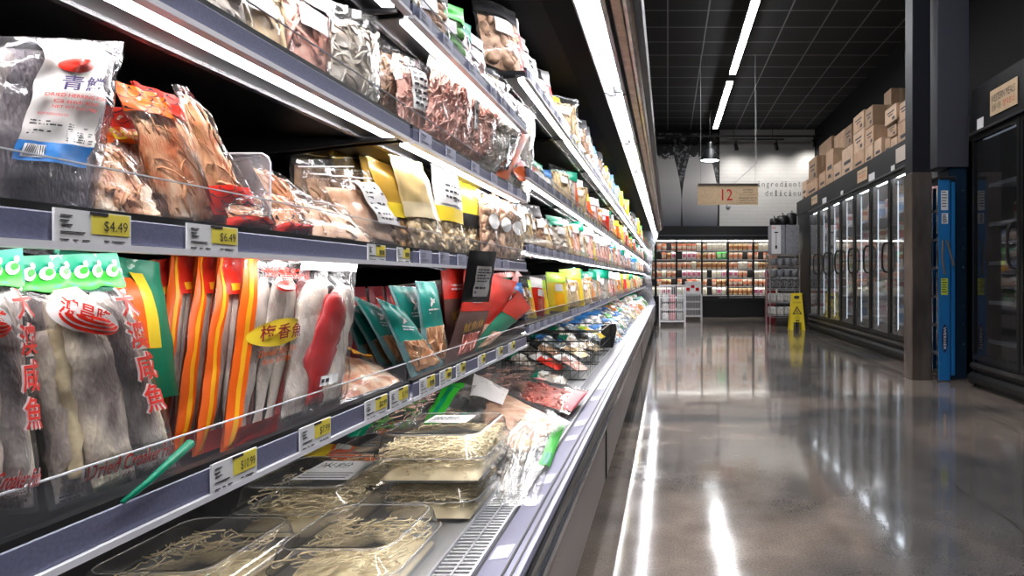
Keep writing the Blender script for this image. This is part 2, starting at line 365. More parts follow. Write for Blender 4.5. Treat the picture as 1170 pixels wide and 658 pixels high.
MB().prism([(-.366,.425),(-.268,.44),(-.266,.45),(-.270,.459),(-.278,.459),(-.360,.447),(-.366,.447)], CY0, CY1).build('lip', mat('lavender_lip_panel',(.19,.19,.27),.28,.1,var=.2,vscale=9,stretch=(1,.2,1)), case)
mb = MB(); mb.prism([(-.362,.4465),(-.356,.4475),(-.356,.4490),(-.362,.4480)],CY0,CY1); mb.prism([(-.306,.4550),(-.301,.4560),(-.301,.4580),(-.306,.4570)],CY0,CY1); mb.prism([(-.288,.4575),(-.284,.458),(-.284,.4605),(-.288,.460)],CY0,CY1); mb.build('lip_groove', M_blackin, case)
mb = MB(); yy = .3
while yy < 12.5:
    mb.prism([(-.350,.4490),(-.312,.4545),(-.312,.4552),(-.350,.4497)], yy, yy+R.uniform(.06,.10)); yy += R.uniform(.12,.5)
mb.build('lip_label', mat('pale_lavender_tag',(.42,.42,.54),.5), case)
mb = MB(); mb.box((-.369,CY0,.43),(-.364,CY1,.452)); mb.box((-.447,CY0,.43),(-.442,CY1,.450)); mb.box((-.407,CY0,.436),(-.403,CY1,.447))
y = -.2
while y < 12.8:
    p = .016 if y < 4 else (.03 if y < 7 else .06)
    mb.box((-.442,y,.438),(-.369,y+p*.45,.445)); y += p
mb.build('air_grille', mat('grille_metal',(.62,.62,.66),.3,.6), case)
MB().box((-.442,CY0,.40),(-.369,CY1,.41)).build('grille_duct', M_blackin, case)
# canopy, underside made of long bands
MB().prism([(-.45,1.985),(-.345,2.0),(-.345,2.02),(-.45,2.02)], CY0, CY1).build('canopy_baffle', mat('black_honeycomb_baffle',(.003,.003,.003),.8,spec=.08), case)
MB().prism([(-.345,2.0),(-.338,2.0),(-.33,2.03),(-.25,2.03),(-.245,1.995),(-.225,1.99),(-.22,2.04),(-.345,2.05)], CY0, CY1).build('light_housing', mat('white_light_housing',(.30,.30,.33),.35,.3), case)
MB().box((-.45,CY0,2.04),(-.10,CY1,2.16)).build('canopy_roof', M_black, case)
MB().prism([(-.206,2.0),(-.170,1.995),(-.164,2.01),(-.164,2.05),(-.206,2.05)], CY0, CY1).build('bronze_fascia', mat('bronze_fascia',(.30,.21,.16),.35,.8,var=.3,vscale=14), case)
MB().prism([(-.164,2.0),(-.150,1.997),(-.138,2.003),(-.130,2.02),(-.128,2.16),(-.164,2.16)], CY0, CY1).build('canopy_nose', mat('brushed_nose_steel',(.55,.54,.56),.22,.85,var=.2,vscale=12), case)
for i in range(12):
    y0 = -1.5+i*1.2
    t = MB(); t.box((-.276,y0+.01,2.006),(-.259,y0+1.17,2.024)); t.build('light_tube', G_canopy, case)
    c = MB(); c.tube([(-.338,y0,2.0),(-.31,y0+.01,1.985),(-.27,y0,1.99),(-.24,y0-.01,1.985),(-.225,y0,1.992)], .0035); c.box((-.29,y0-.018,1.998),(-.25,y0+.01,2.03)); c.build('lamp_holder', M_black, case)
    c = MB(); c.tube([(-.34,y0+.6,1.998),(-.325,y0+.6,1.982),(-.30,y0+.61,1.99),(-.288,y0+.60,2.003)], .0025); c.build('wire_hook', M_alu, case)
# end panel at the far end with its curved front
MB().prism([(-1.12,.1),(-.24,.1),(-.24,.44),(-.30,.60),(-.34,.95),(-.33,1.3),(-.27,1.7),(-.19,1.95),(-.135,2.05),(-.135,2.16),(-1.12,2.16)], CY1, CY1+.05).build('end_panel', mat('polished_end_panel',(.35,.36,.40),.12,.9), case)
post = thing('slim_black_post', 'slim black post with a ball top, past the far end of the long cooler', 'post', (-.26,13.0,0))
MB().tube([(-.26,13.0,0),(-.26,13.0,2.33)], .022, 8).build('pole', M_black, post)
MB().lathe([(.0,-.03),(.03,-.015),(.034,0),(.03,.02),(.0,.034)], (-.26,13.0,2.37), 10).build('ball_top', M_black, post)

XS = -.46
def tags_for(shelf, y0, y1, zt, hgt, spec):
    """spec: list of (ya, yb, price or None)"""
    for ya, yb, price in spec:
        if ya < y0+.005 or yb > y1-.005: continue
        w_ = yb-ya; x = XS+.0035; zb = zt-hgt-.002; h = hgt+.001
        mb = MB(); mb.box((x-.002,ya,zb),(x,yb,zb+h)); t = mb.build('price_tag', M_tagw if price != 'plain' else mat('pale_lavender_tag',(.42,.42,.54),.5), shelf)
        if price == 'plain':
            mb = MB()
            for k,(a,b_,c) in enumerate(((.1,.5,.75),(.1,.4,.55),(.1,.7,.3))): mb.box((x+.0002,ya+w_*a,zb+h*c),(x+.0008,ya+w_*b_,zb+h*(c+.06)))
            mb.build('print', mat('grey_ink',(.3,.3,.36),.6), t); continue
        # near end of the aisle is at low y: text runs towards +y when read from the aisle
        mb = MB(); mb.box((x,ya+w_*.45,zb+h*.34),(x+.0006,yb-w_*.03,zb+h*.97)); mb.build('yellow_field', M_tagy, t)
        mb = MB()
        if price: text_plane(price, (x+.0012,ya+w_*.60,zb+h*.40), (0,w_*.33,0), (0,0,h*.36), mb)
        else:
            for k in range(4): mb.box((x+.0006,ya+w_*(.62+k*.08),zb+h*.42),(x+.001,ya+w_*(.665+k*.08),zb+h*.70))
        mb.box((x+.0006,ya+w_*.42,zb+h*.90),(x+.001,ya+w_*.66,zb+h*.99))
        for k,(a,b_,c) in enumerate(((.06,.20,.80),(.06,.16,.66),(.07,.2,.54),(.06,.36,.34),(.06,.16,.12),(.22,.27,.12),(.33,.42,.12),(.62,.68,.14),(.72,.90,.14))):
            mb.box((x+.0002,ya+w_*a,zb+h*c),(x+.0008,ya+w_*b_,zb+h*(c+.030)))
        mb.build('price', M_ink, t)

def shelf(y0, y1, zt, hgt, guard, led, label, group, tags=(), gm=None):
    ym = (y0+y1)/2
    s = thing('cooler_shelf', label, 'shelf', (-.75, ym, zt-.02), group)
    g = .006
    MB().prism([(-1.05,zt-.028),(-.47,zt-.024),(-.47,zt-.010),(-1.05,zt-.012)], y0+g, y1-g).build('shelf_plate', M_blackin, s)
    MB().box((XS-.006,y0+g,zt-hgt),(XS,y1-g,zt-.004), .001).build('price_rail', M_rail, s)
    mb = MB(); mb.box((XS-.010,y0+g,zt-hgt-.006),(XS+.004,y1-g,zt-hgt)); mb.build('rail_lip', M_lip, s)
    MB().box((XS-.012,y0+g,zt-.005),(XS-.001,y1-g,zt+.002)).build('rail_channel', M_blackin, s)
    MB().box((XS-.0085,y0+g,zt+.001),(XS-.0065,y1-g,zt+guard)).build('front_guard', M_guard, s)
    MB().box((XS-.0088,y0+g,zt+guard),(XS-.0062,y1-g,zt+guard+.0012)).build('guard_edge', M_edge, s)
    if led:
        mb = MB(); mb.box((XS-.036,y0+.035,zt-hgt-.004),(XS-.016,y1-.035,zt-hgt+.004)); mb.build('led_tube', gm or G_shelf, s)
        mb = MB(); mb.box((XS-.040,y0+g,zt-hgt+.004),(XS-.012,y1-g,zt-hgt+.008)); mb.box((XS-.09,y0+g,zt-hgt-.002),(XS-.08,y1-g,zt-hgt+.006)); mb.build('led_housing', M_alu, s)
        mb = MB(); mb.tube([(XS-.09,y0+.3,zt-hgt),(XS-.06,y0+.32,zt-hgt-.008),(XS-.038,y0+.3,zt-hgt)], .003); mb.build('led_clip', M_alu, s)
    for y in (y0+.012, y1-.012):
        mb = MB(); mb.prism([(-1.05,zt-.09),(-1.0,zt-.09),(-.55,zt-.036),(-.48,zt-.030),(-.48,zt-.024),(-1.05,zt-.024)], y-.003, y+.003); mb.build('side_bracket', M_black, s)
    tags_for(s, y0, y1, zt, hgt, tags)
    return s
def yp(px): return F*(-XS)/(VX-px)
SP = .9; SEC = [(-.7+SP*i, .2+SP*i) for i in range(0, 15)]
near_names = {0:'in the bay behind the camera',1:'of the nearest bay',2:'of the second bay',3:'of the third bay'}
LV12 = [('second shelf up', 1-.186, .030, .034, 1), ('middle shelf', 1.054, .026, .037, 1), ('fourth shelf up', 1.276, .027, .032, 1), ('top shelf', 1.502, .027, .03, 1)]
LV3 = [('second shelf up', 1-.154, .026, .036, 1), ('middle shelf', 1.115, .028, .03, 1), ('fourth shelf up', 1.365, .033, .028, 1), ('top shelf', 1.69, .033, .03, 1)]
def rnd_tags(y0, y1, n, kind=None):
    out = []; y = y0+.03
    while y < y1-.08 and len(out) < n:
        out.append((y, y+.055, kind)); y += .055+R.uniform(.03,.12)
    return out
for i, (a, b_) in enumerate(SEC):
    if b_ < -.2: continue
    lv = LV12 if i <= 2 else LV3
    for k, (nm, zt, hg, gd, led) in enumerate(lv):
        if i == 1 and k == 1: tg = [(yp(57),yp(145),'$4.49'),(yp(210),yp(268),'$6.49'),(yp(418),yp(438),None),(yp(452),yp(466),None)]
        elif i == 1 and k == 0: tg = [(yp(238),yp(290),'$10.99'),(yp(340),yp(375),'$7.99'),(yp(415),yp(440),'$8.99'),(yp(444),yp(464),'$5.99')]
        elif i == 2 and k == 0: tg = [(yp(478),yp(495),None),(yp(501),yp(514),None),(yp(520),yp(530),None),(yp(545),yp(553),None),(yp(566),yp(573),None),(yp(580),yp(587),None)]
        elif i <= 3: tg = rnd_tags(a, b_, (0,3,6,6)[i], 'plain') if not (i == 1 and k >= 2) else ()
        elif i < 8: tg = rnd_tags(a, b_, 7, 'plain' if R.random() < .6 else None)
        else: tg = ()
        pr = 'dark-railed cooler shelf, '
        if i <= 3: shelf(a, b_, zt, hg, gd, led, pr+nm+' '+near_names[i]+' of the long cooler', 'shelves of the long cooler', tg, {0:G_low,1:G_mid}.get(k))
        else: shelf(a, b_, zt, hg, gd, led, 'crowded lit shelf, '+nm+' of the '+ORD[i-1]+' bay of the long cooler', 'far shelves of the long cooler, '+nm, tg, {0:G_low}.get(k))

# ------------------------------------------------------------------ freezers along the right
XF = 2.85
M_glass = film('freezer_door_glass', tint=(.85,.87,.89), haze=.13, hazecol=(.62,.58,.54), bump=0, rough=.05, refl=1.5)
M_gasket = mat('black_door_frame', (0.006,0.006,0.007), .35, spec=.3)
def glass_case(name, label, y0, y1, pitch, zh, GF, G_fill, M_glass=M_glass):
    c = thing(name, label, 'freezer', (3.3,(y0+y1)/2,0))
    MB().box((3.72,y0,.0),(3.80,y1,2.45)).build('back_panel', mat('white_freezer_liner',(.8,.8,.82),.4), c)
    MB().box((XF,y0,zh[0]),(3.75,y1,zh[0]+.10)).build('roof', M_black, c)
    MB().box((XF-.02,y0,zh[0]+.03),(XF+.03,y1,zh[1])).build('header', mat('charcoal_header',(.008,.008,.010),.5,spec=.3), c)
    mb = MB(); mb.box((XF-.035,y0,zh[0]-.005),(XF+.02,y1,zh[0]+.02)); mb.build('header_trim', mat('dull_chrome',(.10,.10,.11),.35,.8), c)
    MB().box((XF+.02,y0,0),(3.75,y1,.24)).build('base', M_black, c)
    MB().prism([(XF+.02,.03),(XF-.03,.03),(XF-.05,.06),(XF-.05,.10),(XF-.02,.13),(XF+.02,.13)], y0, y1).build('kick_bumper', mat('black_rubber',(.008,.008,.008),.5,spec=.25), c)
    MB().prism([(XF+.02,.16),(XF-.02,.16),(XF-.035,.19),(XF-.02,.22),(XF+.02,.22)], y0, y1).build('rail_bumper', mat('dark_bronze_rail',(.02,.016,.014),.45,.4), c)
    MB().box((XF,y1-.03,0),(3.75,y1,2.4)).build('end_wall', M_black, c)
    MB().box((XF,y0,0),(3.75,y0+.03,2.4)).build('end_wall', M_black, c)
    n = int(round((y1-y0)/pitch)); 
    for i in range(n):
        a = y0+i*pitch; b_ = a+pitch
        m = MB(); m.box((XF+.03,a-.02,.24),(XF+.09,a+.02,zh[0])); m.build('mullion', M_gasket, c)
        m = MB(); m.box((XF+.095,a+.0,.34),(XF+.11,a+.010,zh[0]-.08)); m.box((XF+.095,a-.010,.34),(XF+.11,a,zh[0]-.08)); m.build('interior_light', GF, c)
        m = MB(); m.box((XF+.06,a+.06,zh[0]-.05),(XF+.09,b_-.06,zh[0]-.035)); m.build('fill_light', G_fill, c)  # invented tube behind the header, added only to brighten the interior
        m = MB()
        for (p,q) in (((a+.006,.25),(a+.045,zh[0]-.01)),((b_-.045,.25),(b_-.006,zh[0]-.01)),((a+.045,.25),(b_-.045,.30)),((a+.045,zh[0]-.06),(b_-.045,zh[0]-.01))):
            m.box((XF-.012,p[0],p[1]),(XF+.028,q[0],q[1]))
        d = m.build('door', M_gasket, c)
        MB().box((XF+.004,a+.045,.30),(XF+.010,b_-.045,zh[0]-.06)).build('door_glass', M_glass, d)
        hy = a+.055
        MB().tube([(XF-.012,hy,1.08),(XF-.05,hy+.004,1.09),(XF-.072,hy+.008,1.14),(XF-.078,hy+.01,1.27),(XF-.072,hy+.008,1.40),(XF-.05,hy+.004,1.45),(XF-.012,hy,1.46)], .014, 8).build('handle', mat('black_handle',(.015,.015,.016),.3), d)
        for z in (.42,.78,1.14,1.50,1.86):
            m = MB(); m.box((XF+.14,a+.02,z-.012),(3.7,b_-.02,z-.004)); m.box((XF+.13,a+.02,z-.02),(XF+.14,b_-.02,z+.015)); m.build('freezer_shelf', mat('white_wire_shelf',(.7,.7,.72),.4), c)
    return c
PITCH = .745
freezer = glass_case('freezer_case', 'long black glass-door freezer run with cardboard boxes on top, past the steel column', 12.33-8*PITCH, 12.33, PITCH, (2.33,2.66), glow('freezer_light', (.80,.90,1.0), E_FREEZER), glow('freezer_fill_light', (.9,.95,1.0), 30.0))  # second glow is added fill for the dark space between the strips
MB().box((XF-.02,12.33,2.36),(XF+.03,13.45,2.66)).build('header_extension', mat('charcoal_header',(0,0,0)), freezer)
MB().box((XF,12.33,0),(3.75,13.45,2.435)).build('end_cabinet', M_black, freezer)
freezer2 = glass_case('reach_in_cooler', 'black glass-door cooler cut by the right edge, nearest to the viewer', 5.72-5*.78, 5.72, .78, (2.33,2.75), glow('dim_cooler_light', (.85,.92,1.0), .25), glow('dim_cooler_fill_light', (.85,.92,1.0), .3), film('dark_door_glass', tint=(.55,.57,.60), haze=.012, bump=0, rough=.04, refl=1.3))

# frozen goods, five kinds
KF = []
def goods_box(name, c1, c2, c3, sx=.13, sy=.10, sz=.22):
    mb = MB(); mb.box((-sx/2,-sy/2,0),(sx/2,sy/2,sz), .004)
    mb.mi = 1; mb.box((-sx/2-.001,-sy/2-.001,sz*.55),(sx/2+.001,sy/2+.001,sz*.85)); mb.mi = 2; mb.box((-sx/2-.0015,-sy*.3,sz*.12),(sx/2+.0015,sy*.3,sz*.45))
    o = mb.build(name, [mat(name+'_a'+str(len(KF)), c1, .4), mat(name+'_b'+str(len(KF)), c2, .4), mat(name+'_c'+str(len(KF)), c3, .4)])
    KF.append(o); return o
pal = [((.75,.72,.70),(.55,.08,.06),(.75,.55,.2)),((.25,.40,.65),(.8,.8,.8),(.7,.2,.1)),((.75,.55,.35),(.5,.15,.05),(.8,.75,.6)),((.72,.20,.15),(.8,.75,.6),(.85,.8,.8)),((.2,.45,.22),(.8,.8,.7),(.75,.6,.2)),((.82,.62,.58),(.6,.25,.3),(.8,.8,.8))]
for i,(a,b_,c) in enumerate(pal): goods_box('frozen_food_box', a, b_, c, .30, .13+.02*(i%3), .20+.03*(i%2))
nk = {0:'white',1:'blue',2:'orange-brown',3:'red',4:'green',5:'pink'}
first = [True]*6
def stock(y0, y1, x, zs, dens, lab, grp, pitch, nm, yend):
    for zi, z in enumerate(zs):
        y = y0+.09; cnt = {}
        while y < y1-.08:
            k = R.randrange(6); dn = int((y-yend)/pitch); off = (y-yend)-dn*pitch
            if .09 < off < pitch-.09 and R.random() < dens:
                o = KF[k] if first[k] else KF[k].copy()
                if not first[k]: COL.objects.link(o)
                first[k] = False
                o.location = (x+R.uniform(0,.03), y, z+.001); o.rotation_euler = (0,0,R.uniform(-.05,.05))
                c = cnt.setdefault((dn,k),0); cnt[(dn,k)] += 1
                tag(o, OR2[c]+' '+nk[k]+' carton, '+nm+' '+OR2[zi]+' shelf up, '+OR2[dn]+' door', 'box', nk[k]+' '+grp)
            y += .19
stock(6.40, 12.3, 3.14, (.42,.78,1.14,1.50,1.86), .8, '', 'cartons in the long freezer run', PITCH, 'long freezer,', 6.37)
stock(3.9, 5.68, 3.30, (.42,1.50), .5, '', 'cartons in the nearest right-hand cooler', .78, 'nearest cooler,', 1.82)
# green and white punnets seen through the near glass
pm_ = MB(); pm_.box((-.09,-.07,0),(.09,.07,.04), .01); pm_.mi = 1; pm_.box((-.092,-.072,.03),(.092,.072,.045), .005); pm_.mi = 2
for q in range(5): pm_.lathe([(.0,0),(.022,.008),(.03,.022),(.022,.036),(0,.042)], (-.05+.05*(q%3),-.03+.06*(q//3),.03), 8)
pun = pm_.build('produce_punnet', [mat('white_tray',(.8,.8,.8),.4), mat('lime_label',(.45,.75,.12),.4), mat('orange_fruit',(.85,.42,.05),.45)])
k = 0
for zi,z in enumerate((.782,.835,.888,.941)):
    for yi,y in enumerate((4.90,5.08,5.26)):
        o = pun if k == 0 else pun.copy()
        if k: COL.objects.link(o)
        o.location = (3.10, y, z); k += 1
        tag(o, 'white and lime punnet behind the nearest cooler glass, '+OR2[zi]+' layer up, '+('right','middle','left')[yi]+' column', 'punnet', 'punnets in the nearest right-hand cooler')

# signs on the freezer headers
M_kraft = mat('kraft_sign_board', (.62,.45,.28), .6, var=.08, vscale=30)
def header_sign(px0, px1, py0, py1, label, m, lines=(), nm='header_sign'):
    xs = XF-.024; ya = F*xs/(px1-VX); yb = F*xs/(px0-VX)          # near edge, far edge
    ym = (ya+yb)/2; pm2 = (px0+px1)/2; ym = F*xs/(pm2-VX)
    z1 = 1+(VY-py0)*ym/F; z0 = 1+(VY-py1)*ym/F
    s = thing(nm, label, 'sign', (xs,ym,z0)); MB().box((xs-.006,ya,z0),(xs,yb,z1)).build('board', m, s)
    for (txt, u0, u1, v0, v1, im) in lines:      # u runs left to right as read from the aisle: from far y to near y
        mb = MB(); text_plane(txt, (xs-.0075, yb+(ya-yb)*u0, z0+(z1-z0)*v0), (0,(ya-yb)*(u1-u0),0), (0,0,(z1-z0)*(v1-v0)), mb); mb.build('lettering', im, s)
    return s
header_sign(980,991,193,207,'kraft board header sign on the freezer, third from the column',M_kraft,[('FROZEN',.1,.9,.6,.8,M_ink),('FOODS',.15,.85,.3,.5,M_red)])
header_sign(993,999.5,198,207,'small square white notice beside the kraft sign on the freezer header',M_tagw)
header_sign(1024,1041,166,183,'large pale header sign on the freezer beside the steel column',mat('pale_sign_board',(.62,.52,.45),.6))
header_sign(1018.5,1022.5,189,197,'tiny white notice on the freezer header left of the large pale sign',M_tagw)
header_sign(927.5,934,224,233,'smallest kraft board sign near the far end of the freezer header',M_kraft,[('FROZEN',.1,.9,.5,.75,M_ink)])
header_sign(940,944.5,226,233,'small white notice right of the farthest kraft sign on the freezer header',M_tagw)
header_sign(961,963.5,218,224,'tiny white notice midway along the freezer header',M_tagw)
header_sign(1132,1163,96,126,'kraft header sign with black and red words above the nearest right-hand cooler',M_kraft,[('WESTERN MEALS',.05,.93,.52,.80,M_ink),('냉동식품',.08,.42,.16,.42,M_ink),('양식코너',.50,.90,.16,.42,M_red)])
header_sign(1117,1124,135,147,'small square white notice at the corner of the nearest right-hand cooler header',M_tagw)

# ------------------------------------------------------------------ columns and ladder
M_navy = mat('dark_navy_paint', (.009,.010,.016), .5, spec=.3)
M_navy2 = mat('slate_navy_paint', (.045,.047,.065), .6, bump=.2, bscale=250)
col = thing('steel_wrapped_column', 'square column with a brushed steel lower wrap and dark navy top, before the freezers', 'column', (2.515,6.15,0))
MB().box((2.42,6.06,2.05),(2.60,6.25,5.0), .006).build('upper_shaft', M_navy, col)
MB().box((2.41,6.05,0),(2.61,6.26,2.05), .008).build('steel_wrap', M_steel, col)
col2 = thing('navy_column', 'slate navy column standing behind the blue ladder', 'column', (2.85,6.2,0))
MB().box((2.665,6.06,2.10),(2.98,6.34,5.0), .005).build('upper_cladding', M_navy2, col2)
MB().box((2.79,6.08,0),(2.97,6.34,2.10), .004).build('lower_shaft', mat('deep_blue_panel',(.012,.028,.055),.25), col2)
mb = MB()
for k in range(9): mb.lathe([(0.001,0),(.008,.001),(.006,.004),(0.001,.006)][::-1], (2.93, 6.073, .35+k*.19), 8, 'y')
mb.build('bolt', M_alu, col2)
M_blue = mat('blue_fibreglass', (.012,.15,.42), .35, coat=.2)
lad = thing('step_ladder', 'folded blue fibreglass step ladder leaning upright beside the steel column', 'ladder', (2.68,6.15,0))
for s_ in (5.93, 6.34):
    y = s_
    MB().box((2.625,y,0.01),(2.735,y+.022,1.96), .004).build('front_rail', M_blue, lad)
    MB().box((2.747,y+.003,0.06),(2.783,y+.020,1.93), .003).build('rear_rail', M_blue, lad)
for k in range(6): MB().box((2.635,5.952,.25+.28*k),(2.725,6.34,.272+.28*k)).build('step', M_alu, lad)
MB().box((2.62,5.92,1.955),(2.79,6.37,1.99), .006).build('top_cap', mat('black_plastic',(.02,.02,.022),.4), lad)
MB().tube([(2.66,5.925,1.37),(2.655,5.922,1.2),(2.675,5.922,1.04)], .011, 6).build('spreader_bar', mat('worn_grey_metal',(.22,.19,.17),.5,.7), lad)
MB().tube([(2.70,5.925,1.37),(2.73,5.922,1.25),(2.765,5.922,1.12)], .011, 6).build('spreader_bar', mat('worn_grey_metal',(0,0,0)), lad)
for (x0,x1,z0,z1,m,nm) in ((2.645,2.712,1.66,1.85,M_tagw,'white_notice'),(2.65,2.712,1.53,1.63,M_tagw,'warning_label'),(2.645,2.71,.84,1.0,mat('yellow_green_sticker',(.55,.65,.06),.5),'yellow_sticker')):
    o = MB().box((x0,5.928,z0),(x1,5.93,z1)).build(nm, m, lad)
    mb = MB()
    for k in range(6): mb.box((x0+.008,5.9265,z1-.02-k*(z1-z0)/7),(x1-.008-R.uniform(0,.02),5.928,z1-.012-k*(z1-z0)/7))
    mb.build('fine_print', M_ink, o)
el = MB(); pr = [(2.68+.030*math.cos(a)*1, .42+.14*math.sin(a)) for a in [2*PI*i/20 for i in range(20)]]
n = len(pr); el.add([(x,5.927,z) for x,z in pr]+[(x,5.93,z) for x,z in pr], [tuple(range(n)), tuple(range(n,2*n))[::-1]]+[(i,(i+1)%n,(i+1)%n+n,i+n) for i in range(n)])
em = el.build('maker_emblem', mat('navy_emblem',(.01,.02,.09),.4), lad)
mb = MB(); text_plane('WERNER', (2.666,5.925,.53), (0,0,-.22), (.026,0,0), mb); mb.build('maker_name', M_white, em)

# ------------------------------------------------------------------ wet floor sign
Yw = 11.86
ws = thing('wet_floor_sign', 'yellow folding caution wet floor sign standing before the freezers', 'sign', (2.51,Yw+.12,0))
M_yel = mat('safety_yellow', (.82,.62,.02), .4)
def ws_panel(front):
    mb = MB(); d = -1 if front else 1
    def P(x,z,o=0): return (2.515+x, Yw+.12+d*(.12*(1-z/.71))+d*(.008+o), z)
    out = [(-.145,0),(-.085,0),(-.075,.15),(.075,.15),(.085,0),(.145,0),(.105,.68),(.115,.69),(.115,.71),(-.115,.71),(-.115,.69),(-.105,.68)]
    n = len(out); a = [P(x,z) for x,z in out]; b_ = [P(x,z,-.014) for x,z in out]
    fs = [(0,1,2,11),(2,3,6,11),(3,4,5,6),(6,7,10,11),(7,8,9,10)]
    vs = a+b_; mb.add(vs, fs+[tuple(i+n for i in f)[::-1] for f in fs]+[((i+1)%n,i,i+n,(i+1)%n+n) for i in range(n)])
    o = mb.build('panel', M_yel, ws)
    if front:
        def T(x,z): return Vector(P(x,z,.003))
        def tri(s_, mb, c=(0,.37)): mb.add([T(c[0]-s_,c[1]-s_*.75), T(c[0]+s_,c[1]-s_*.75), T(c[0],c[1]+s_*1.0)], [(0,1,2)])
        mb = MB(); tri(.092, mb); t = mb.build('warning_triangle', M_ink, o)
        mb = MB()
        c = (0,.362)
        def T2(x,z): return Vector(P(x,z,.006))
        mb.add([T2(-.060,c[1]-.048), T2(.060,c[1]-.048), T2(0,c[1]+.064)], [(0,1,2)]); mb.build('triangle_field', M_yel, t)
        mb = MB()
        def T3(x,z): return Vector(P(x,z,.009))
        for q in ([(-.03,.325),(-.02,.322),(.012,.355),(.002,.365)],[(.0,.345),(.03,.325),(.036,.333),(.008,.360)],[(-.005,.355),(.012,.36),(-.005,.395),(-.018,.388)],[(-.02,.396),(-.006,.398),(-.008,.413),(-.02,.41)]): mb.add([T3(*p) for p in q], [(0,1,2,3)])
        mb.build('slipping_figure', M_ink, t)
        mb = MB()
        for txt,x0,x1,z0,z1 in (('CAUTION',-.08,.08,.515,.545),('WET',-.035,.035,.245,.265),('FLOOR',-.05,.05,.215,.236)):
            text_on(txt, lambda x,y: T(x0+(x1-x0)*x, z0+(z1-z0)*y), mb)
        mb.add([T(-.05,.60),T(.05,.60),T(.05,.66),T(-.05,.66)], [(0,1,2,3)]); mb.add([T(-.035,.17),T(.035,.17),T(.035,.195),T(-.035,.195)], [(0,1,2,3)])
        mb.build('lettering', M_ink, o)
ws_panel(True); ws_panel(False)

# ------------------------------------------------------------------ wire rack with kitchen goods
M_wire = mat('chrome_wire', (.45,.45,.47), .3, .8)
rk = thing('wire_rack', 'chrome wire shelving rack of black kitchenware beside the far end of the freezers', 'rack', (2.45,13.05,0))
for x in (2.14,2.76):
    for y in (12.82,13.3): MB().tube([(x,y,0),(x,y,1.52)], .013, 6).build('post', M_wire, rk)
LVR = (.22,.50,.78,1.02,1.26,1.50)
for z in LVR:
    mb = MB(); mb.tube([(2.14,12.82,z),(2.76,12.82,z),(2.76,13.3,z),(2.14,13.3,z)], .006, 5, True); mb.tube([(2.14,12.82,z-.03),(2.76,12.82,z-.03),(2.76,13.3,z-.03),(2.14,13.3,z-.03)], .004, 5, True)
    for k in range(14): mb.tube([(2.14+.62*(k+.5)/14,12.82,z),(2.14+.62*(k+.5)/14,13.3,z)], .003, 4)
    mb.build('wire_shelf', M_wire, rk)
bowl0 = MB(); bowl0.lathe([(.035,0),(.06,.02),(.075,.07),(.078,.10),(.070,.10),(.06,.06),(.03,.01)], (0,0,0), 14); bowl0 = bowl0.build('plastic_bowl', mat('grey_plastic_bowl',(.30,.31,.34),.3), smooth=True)
pack0 = MB(); pack0.box((-.07,-.09,0),(.07,.09,.11), .02); pack0 = pack0.build('wrapped_bundle', mat('white_wrap',(.55,.53,.52),.4,var=.3,vscale=30))
bag0 = MB(); bag0.grid(lambda u,v: (.075*(u*2-1)*(1-.15*v), -.05*math.sin(PI*u)*math.sin(PI*min(1,v+.1))+.012*math.sin(u*19+v*7), .19*v), 12, 10); bag0.grid(lambda u,v: (.075*(1-u*2)*(1-.15*v), .05*math.sin(PI*u)*math.sin(PI*min(1,v+.1)), .19*v), 12, 10); bag0 = bag0.build('black_pouch', mat('black_crinkled_pouch',(.03,.03,.035),.25,var=.9,col2=(.35,.35,.36),vscale=40), smooth=True)
used = set()
rk_kind = ((pack0,'white wrapped bundle','bundle'),(pack0,'white wrapped bundle','bundle'),(bag0,'black crinkled pouch','pouch'),(bowl0,'grey plastic bowl','bowl'),(bowl0,'grey plastic bowl','bowl'))
for li, z in enumerate(LVR[:-1]):
    src, nm, cat = rk_kind[li]
    for dp in (0,1):
        for k in range(4):
            o = src if src.name not in used else src.copy()
            if src.name in used: COL.objects.link(o)
            used.add(src.name); o.location = (2.22+.152*k, 12.93+.20*dp, z+.007); o.scale = (1.0,1.0,1.6 if src is not bag0 else 1.15)
            tag(o, nm+' on the wire rack, '+OR2[li]+' shelf up, '+OR2[k]+' from left, '+('front','back')[dp]+' row', cat, nm+' on the wire rack')
for (x0,x1,nm) in ((2.17,2.46,'left'),(2.47,2.76,'right')):
    b = thing('retail_box', ('grey retail box with a white plunger-printed face, on the wire rack' if nm == 'left' else 'plain grey retail box on the right of the wire rack top'), 'box', ((x0+x1)/2,13.05,1.51))
    MB().box((x0,12.84,1.51),(x1-.005,13.26,2.12), .004).build('carton', mat('grey_carton',(.26,.26,.29),.6,var=.15,vscale=20), b)
    if nm == 'left':
        MB().box((x0+.004,12.837,1.515),(x0+.20,12.84,2.115)).build('white_face', M_white, b)
        mb = MB(); mb.box((x0+.095,12.834,1.68),(x0+.107,12.837,1.96)); mb.box((x0+.06,12.834,1.95),(x0+.145,12.837,1.975)); mb.box((x0+.08,12.834,1.62),(x0+.122,12.837,1.69)); mb.build('plunger_drawing', M_ink, b)
        mb = MB(); text_plane('家用', (x0+.02,12.835,2.03), (.07,0,0), (0,0,.055), mb); mb.build('red_lettering', M_red, b)
